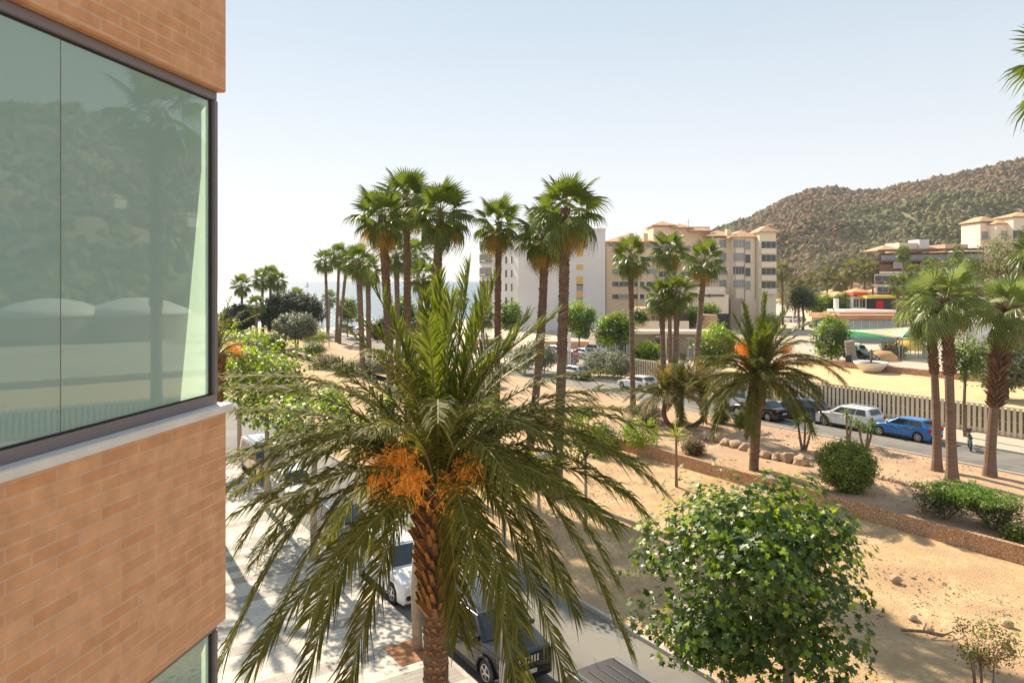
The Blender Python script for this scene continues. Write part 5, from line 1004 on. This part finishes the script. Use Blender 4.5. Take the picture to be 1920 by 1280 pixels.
for lb, px, kd, pt, rl in (('bright blue hatchback parked by the slatted fence left of the trio trunks', 1698, 'hatch', P_blue, 0), ('white crossover parked by the slatted fence behind the bright blue hatchback', 1593, 'suv', P_white, 1), ('dark blue hatchback parked by the slatted fence between white crossover and black saloon', 1496, 'suv', P_navy, 0), ('white hatchback parked by the slatted fence left of the dark cars', 1382, 'hatch', P_white, 0), ('white van front half hidden behind the lone palm trunk by the railing', 1196, 'hatch', P_white, 0), ('silver car near the red road sign', 1076, 'hatch', P_silver, 0)):
    n = 49.75; k = (px - CX) / F; Y = n / (.838 * k + .545); t = (Y - .545 * n) / .838
    car(lb, n, t, True, kd, pt, TZ, rails=bool(rl), group=gf)
n = 47.6; k = (1425 - CX) / F; Y = n / (.838 * k + .545); car('black saloon car driving along the street in front of the parked row', n, (Y - .545 * n) / .838, True, 'sedan', P_black, TZ, group=None, name='saloon_car')
for lb, px, Y, pt, kd, ahead in (('silver car at the junction left of the red road sign', 1040, 103, P_silver, 'suv', True), ('dark car beside the white column near the shop', 1058, 95, P_black, 'hatch', False), ('grey car before the shop arcade', 1092, 101, P_silver, 'hatch', True), ('white car with red stripe before the shop arcade', 1112, 105, P_white, 'suv', True), ('white van by the orange wall behind the third tall trunk', 795, 97, P_white, 'van', False), ('black car in the far street between seaside trunks', 655, 150, P_black, 'hatch', True), ('white car in the far street between seaside trunks', 668, 145, P_white, 'hatch', True), ('red car in the far street half hidden by a seaside trunk', 642, 156, P_red, 'hatch', True), ('pale car by the peach wall behind the slim palm', 925, 104, P_white, 'hatch', False),
                                  ('white car in the distant car park left of the palm row', 1478, 190, P_white, 'suv', True), ('silver car in the distant car park beside the white one', 1495, 192, P_silver, 'hatch', True), ('dark car parked at the plaza edge by the hedge tree', 1536, 165, P_navy, 'hatch', True), ('pale car under the green shade net', 1592, 104, P_silver, 'suv', True), ('black car behind the playground rail', 1615, 98, P_black, 'hatch', False)):
    p = G(px, Y=Y); car(lb, nof(p.x, p.y), p.dot(DV), ahead, kd, pt, p.z, group='cars in the distance')
# motorbike
p = G(1818, 842); mb_ = empty('motorbike', p, 'dark motorbike parked at the kerb between the right trio trunks', 'motorbike', rz=R(63))
for x in (-.68, .68):
    m = MB(); m.lathe([(.2, -.05), (.27, -.05), (.3, 0), (.27, .05), (.2, .05)], 20); o = m.obj('wheel', M_tyre, mb_); o.location = (x, 0, .3); o.rotation_euler = (R(90), 0, 0); m = MB(); [m.box((math.cos(a) * .1, math.sin(a) * .1, 0), (.22, .025, .03), a) for a in (0, 1.26, 2.5, 3.8, 5.0)]; m.obj('rim', M_rim, o)
m = MB(); m.tube([(.66, 0, .3), (.5, 0, .75), (.42, 0, 1.0)], .035, 6); m.tube([(-.68, 0, .3), (-.2, 0, .45)], .04, 6); m.obj('fork', M_steel, mb_)
m = MB(); m.box((-.05, 0, .5), (.5, .26, .36)); m.obj('engine', M_steel, mb_, bev=.05); m = MB(); m.box((.12, 0, .83), (.5, .28, .22)); m.obj('fuel_tank', P_black, mb_, bev=.08); m = MB(); m.box((-.38, 0, .8), (.62, .26, .1)); m.obj('seat', M_dark, mb_, bev=.04)
m = MB(); m.tube([(.3, -.36, 1.08), (.42, -.2, 1.02), (.42, .2, 1.02), (.3, .36, 1.08)], .02, 6); m.obj('handlebar', M_dark, mb_); m = MB(); m.box((.52, 0, .92), (.12, .18, .18)); m.obj('headlight', M_lampg, mb_, bev=.03); m = MB(); m.box((.45, 0, 1.14), (.03, .3, .24)); m.obj('windshield', M_cglass, mb_); m = MB(); m.tube([(-.3, -.16, .35), (-.75, -.18, .42)], .045, 8); m.obj('exhaust', M_chrome, mb_)
# ------------------------------------------------------------------ street furniture
p = G(972, Y=18.6); ln = nof(p.x, p.y); lp = empty('street_lamp', st(9.9, 15.6, .12), 'tall pale street lamp post standing at the near kerb before the black off-roader', 'street lamp')
m = MB(); m.tube([(0, 0, -.02), (0, 0, .5), (0, 0, 3.2), (0, 0, 6.3)], [.1, .085, .075, .06], 14); m.obj('pole', pm('pole_paint', (.33, .26, .2), (.38, .31, .24), 3, .6), lp, smooth=True)
m = MB(); m.tube([(0, 0, 6.2), (.15, .1, 6.45), (.9, .55, 6.6)], .035, 8); m.obj('arm', MC['pole_paint'], lp); m = MB(); m.box((1.2, .72, 6.6), (.7, .26, .1), math.atan2(.545, .838)); m.obj('lamp_head', M_steel, lp, bev=.03)
m = MB(); m.tube([(0, 0, .9), (0, 0, 1.6)], .106, 14); m.obj('sticker_band', pm('poster_wrap', (.4, .42, .5), (.6, .5, .45), 6, .6), lp)
for lb, px, py, h_, red in (('no entry sign, red disc with white bar on a thin grey pole', 1075, 686, 6.0, 1), ('thin grey lamp post by the sea among the palm trunks', 617, 652, 9.0, 0), ('thin lamp post behind the left twin palm', 1290, 700, 4.0, 0), ('grey pole standing left of the slim straight palm', 905, 700, 4.5, 0)):
    p = G(px, py)
    if red:
        e = empty('road_sign', p, lb, 'road sign'); m = MB(); m.tube([(0, 0, 0), (0, 0, 2.9)], .05, 8); m.obj('pole', M_steel, e); zc = H - (663 - HZ) * p.y / F - p.z
        for r_, y_, mt, nm in ((.42, 0, M_red, 'disc'), ):
            m = MB(); m.lathe([(.001, -.02), (r_, -.02), (r_, .02), (.001, .02)], 24); o = m.obj(nm, pm('sign_red', (.6, .02, .02), rough=.5), e); o.location = (.3, -.08, zc); o.rotation_euler = (R(90), 0, 0)
        m = MB(); m.box((.3, -.115, zc), (.6, .01, .13)); m.obj('bar', M_white, e)
    else:
        e = empty('lamp_post', p, lb, 'lamp post'); m = MB(); m.tube([(0, 0, 0), (0, 0, h_)], [.08, .05], 8); m.obj('pole', M_steel, e); m = MB(); m.box((.2, 0, h_), (.6, .2, .1)); m.obj('lamp_head', M_steel, e)
# sea: sailing boat, playground, planter
e = empty('sailing_boat', at(575, 529.3, 1500).xy.to_3d() + Vector((0, 0, -.9)), 'tiny sailing boat on the horizon', 'boat'); m = MB(); m.add([(-5, 0, 1.5), (0, -1.5, 1.6), (6, 0, 1.8), (0, 1.5, 1.6), (-4, 0, -.5), (4, 0, -.5)], [(0, 1, 2, 3), (0, 4, 5, 1), (1, 5, 2), (3, 2, 5, 4), (0, 3, 4)]); m.obj('hull', M_white, e); m = MB(); m.add([(0, 0, 2), (0, .1, 13), (5, 0, 2.2), (0, .2, 2)], [(0, 1, 2), (3, 2, 1)]); m.obj('sail', M_white, e)
p = G(1633, 697); e = empty('planter_bowl', p, 'big white concrete planter bowl at the edge of the sandy lot', 'planter'); m = MB(); m.lathe([(.7, 0), (1.1, .15), (1.75, .9), (1.9, 1.15), (1.72, 1.15), (1.5, .95), (.001, .9)], 28); m.obj('bowl', M_wht, e, smooth=True); m = MB(); m.tube([(0, 0, .9), (.05, 0, 2.6)], [.14, .1], 7); m.obj('stump', M_wood, e)
m = MB(); m.lathe([(1.5, .96), (.8, 1.1), (.001, 1.15)], 20); m.obj('soil', M_dark, e)
p = G(1598, 688); e = empty('climbing_rock', p, 'grey tree trunk shaped play structure left of the planter bowl', 'play structure'); m = MB(); m.tube([(0, 0, -.1), (-.1, 0, 1.2), (-.35, 0, 3.2)], [1.0, .62, .55], 12, jit=.12); m.obj('body', pm('grey_concrete', (.2, .18, .16), (.28, .25, .22), 2, .9, .5, 5), e); m = MB(); m.box((-.75, -.6, .8), (.7, .3, 1.4)); m.obj('opening', M_dark, e, bev=.1)
p = G(1660, 664); e = empty('pergola_rail', p, 'dark grey horizontal rail on posts behind the planter bowl', 'railing'); m = MB(); m.box((0, 0, 2.6), (15, .16, .16)); m.obj('beam', M_steel, e)
for dx in (-7.2, -3.5, 0, 3.6, 7.2): m = MB(); m.tube([(dx, 0, -.1), (dx, 0, 2.5)], .07, 8); m.obj('post', M_steel, e)
for px, py, c, s, lb in ((1702, 648, (.75, .45, .06), 1.6, 'yellow play mound under the shade sail'), (1682, 650, (.7, .12, .06), .8, 'red play ball beside the yellow mound'), (1650, 668, (.6, .35, .15), 1.5, 'tan play wall behind the planter')):
    p = G(px, py + 6); m = MB(); m.lathe([(s * 1.5, -.1), (s * 1.4, s * .35), (s * .9, s * .75), (.001, s * .85)], 18); o = m.obj('play_mound', pm('play_' + str(px), c, rough=.6), smooth=True); o.location = p; tag(o, lb, 'play equipment')
p = G(1821, 642); e = None
# person far away, dark top
def person(loc, label):
    V = [(0, 0, .95), (0, 0, 1.2), (0, 0, 1.42), (0, 0, 1.52), (0, 0, 1.66), (-.19, 0, 1.4), (-.24, .03, 1.12), (-.22, -.08, .88), (.19, 0, 1.4), (.24, .03, 1.12), (.22, -.08, .88), (-.1, 0, .88), (-.11, -.02, .48), (-.11, .02, .08), (-.11, -.12, .03), (.1, 0, .88), (.12, .04, .48), (.12, .06, .08), (.12, -.08, .03)]
    E = [(0, 1), (1, 2), (2, 3), (3, 4), (2, 5), (5, 6), (6, 7), (2, 8), (8, 9), (9, 10), (0, 11), (11, 12), (12, 13), (13, 14), (0, 15), (15, 16), (16, 17), (17, 18)]
    rr = [.14, .13, .15, .055, .1, .06, .045, .03, .06, .045, .03, .09, .065, .045, .035, .09, .065, .045, .035]
    me = bpy.data.meshes.new('person'); me.from_pydata(V, E, []); o = link('person', me); o.location = loc
    md = o.modifiers.new('s', 'SKIN'); 
    for v, r_ in zip(me.skin_vertices[0].data, rr): v.radius = (r_, r_ * .8)
    me.skin_vertices[0].data[0].use_root = True; o.modifiers.new('u', 'SUBSURF').levels = 1; me.materials.append(pm('dark_clothing', (.03, .03, .035), (.04, .05, .08), 3, .9)); tag(o, label, 'person')
    m = MB(); m.lathe([(.001, .12), (.07, .1), (.105, .03), (.1, -.03), (.06, -.02)], 10, (0, .01, 1.68)); m.obj('hair', M_dark, o); m = MB(); m.lathe([(.001, -.09), (.05, -.075), (.07, 0), (.06, .05), (.001, .08)], 10, (0, -.045, 1.65)); m.obj('face', pm('skin', (.45, .28, .2), rough=.6), o)
person(G(1821, 645), 'person in dark clothes standing before the white house wall between trio trunks')
# ------------------------------------------------------------------ air
m = MB(); m.box((350, 640, 100), (3900, 1500, 210)); hz = m.obj('haze', None) if False else None
me = m.mesh('haze', []); hz = link('haze', me); tag(hz, 'thin warm haze over the bay', 'haze', kind='stuff')
hm = bpy.data.materials.new('haze_air'); hm.use_nodes = True; _n = hm.node_tree.nodes; _n.remove(_n['Principled BSDF']); _v = _n.new('ShaderNodeVolumePrincipled')
_v.inputs['Color'].default_value = (.93, .95, 1, 1); _v.inputs['Density'].default_value = .00013; hm.node_tree.links.new(_v.outputs[0], _n['Material Output'].inputs['Volume']); me.materials.append(hm)
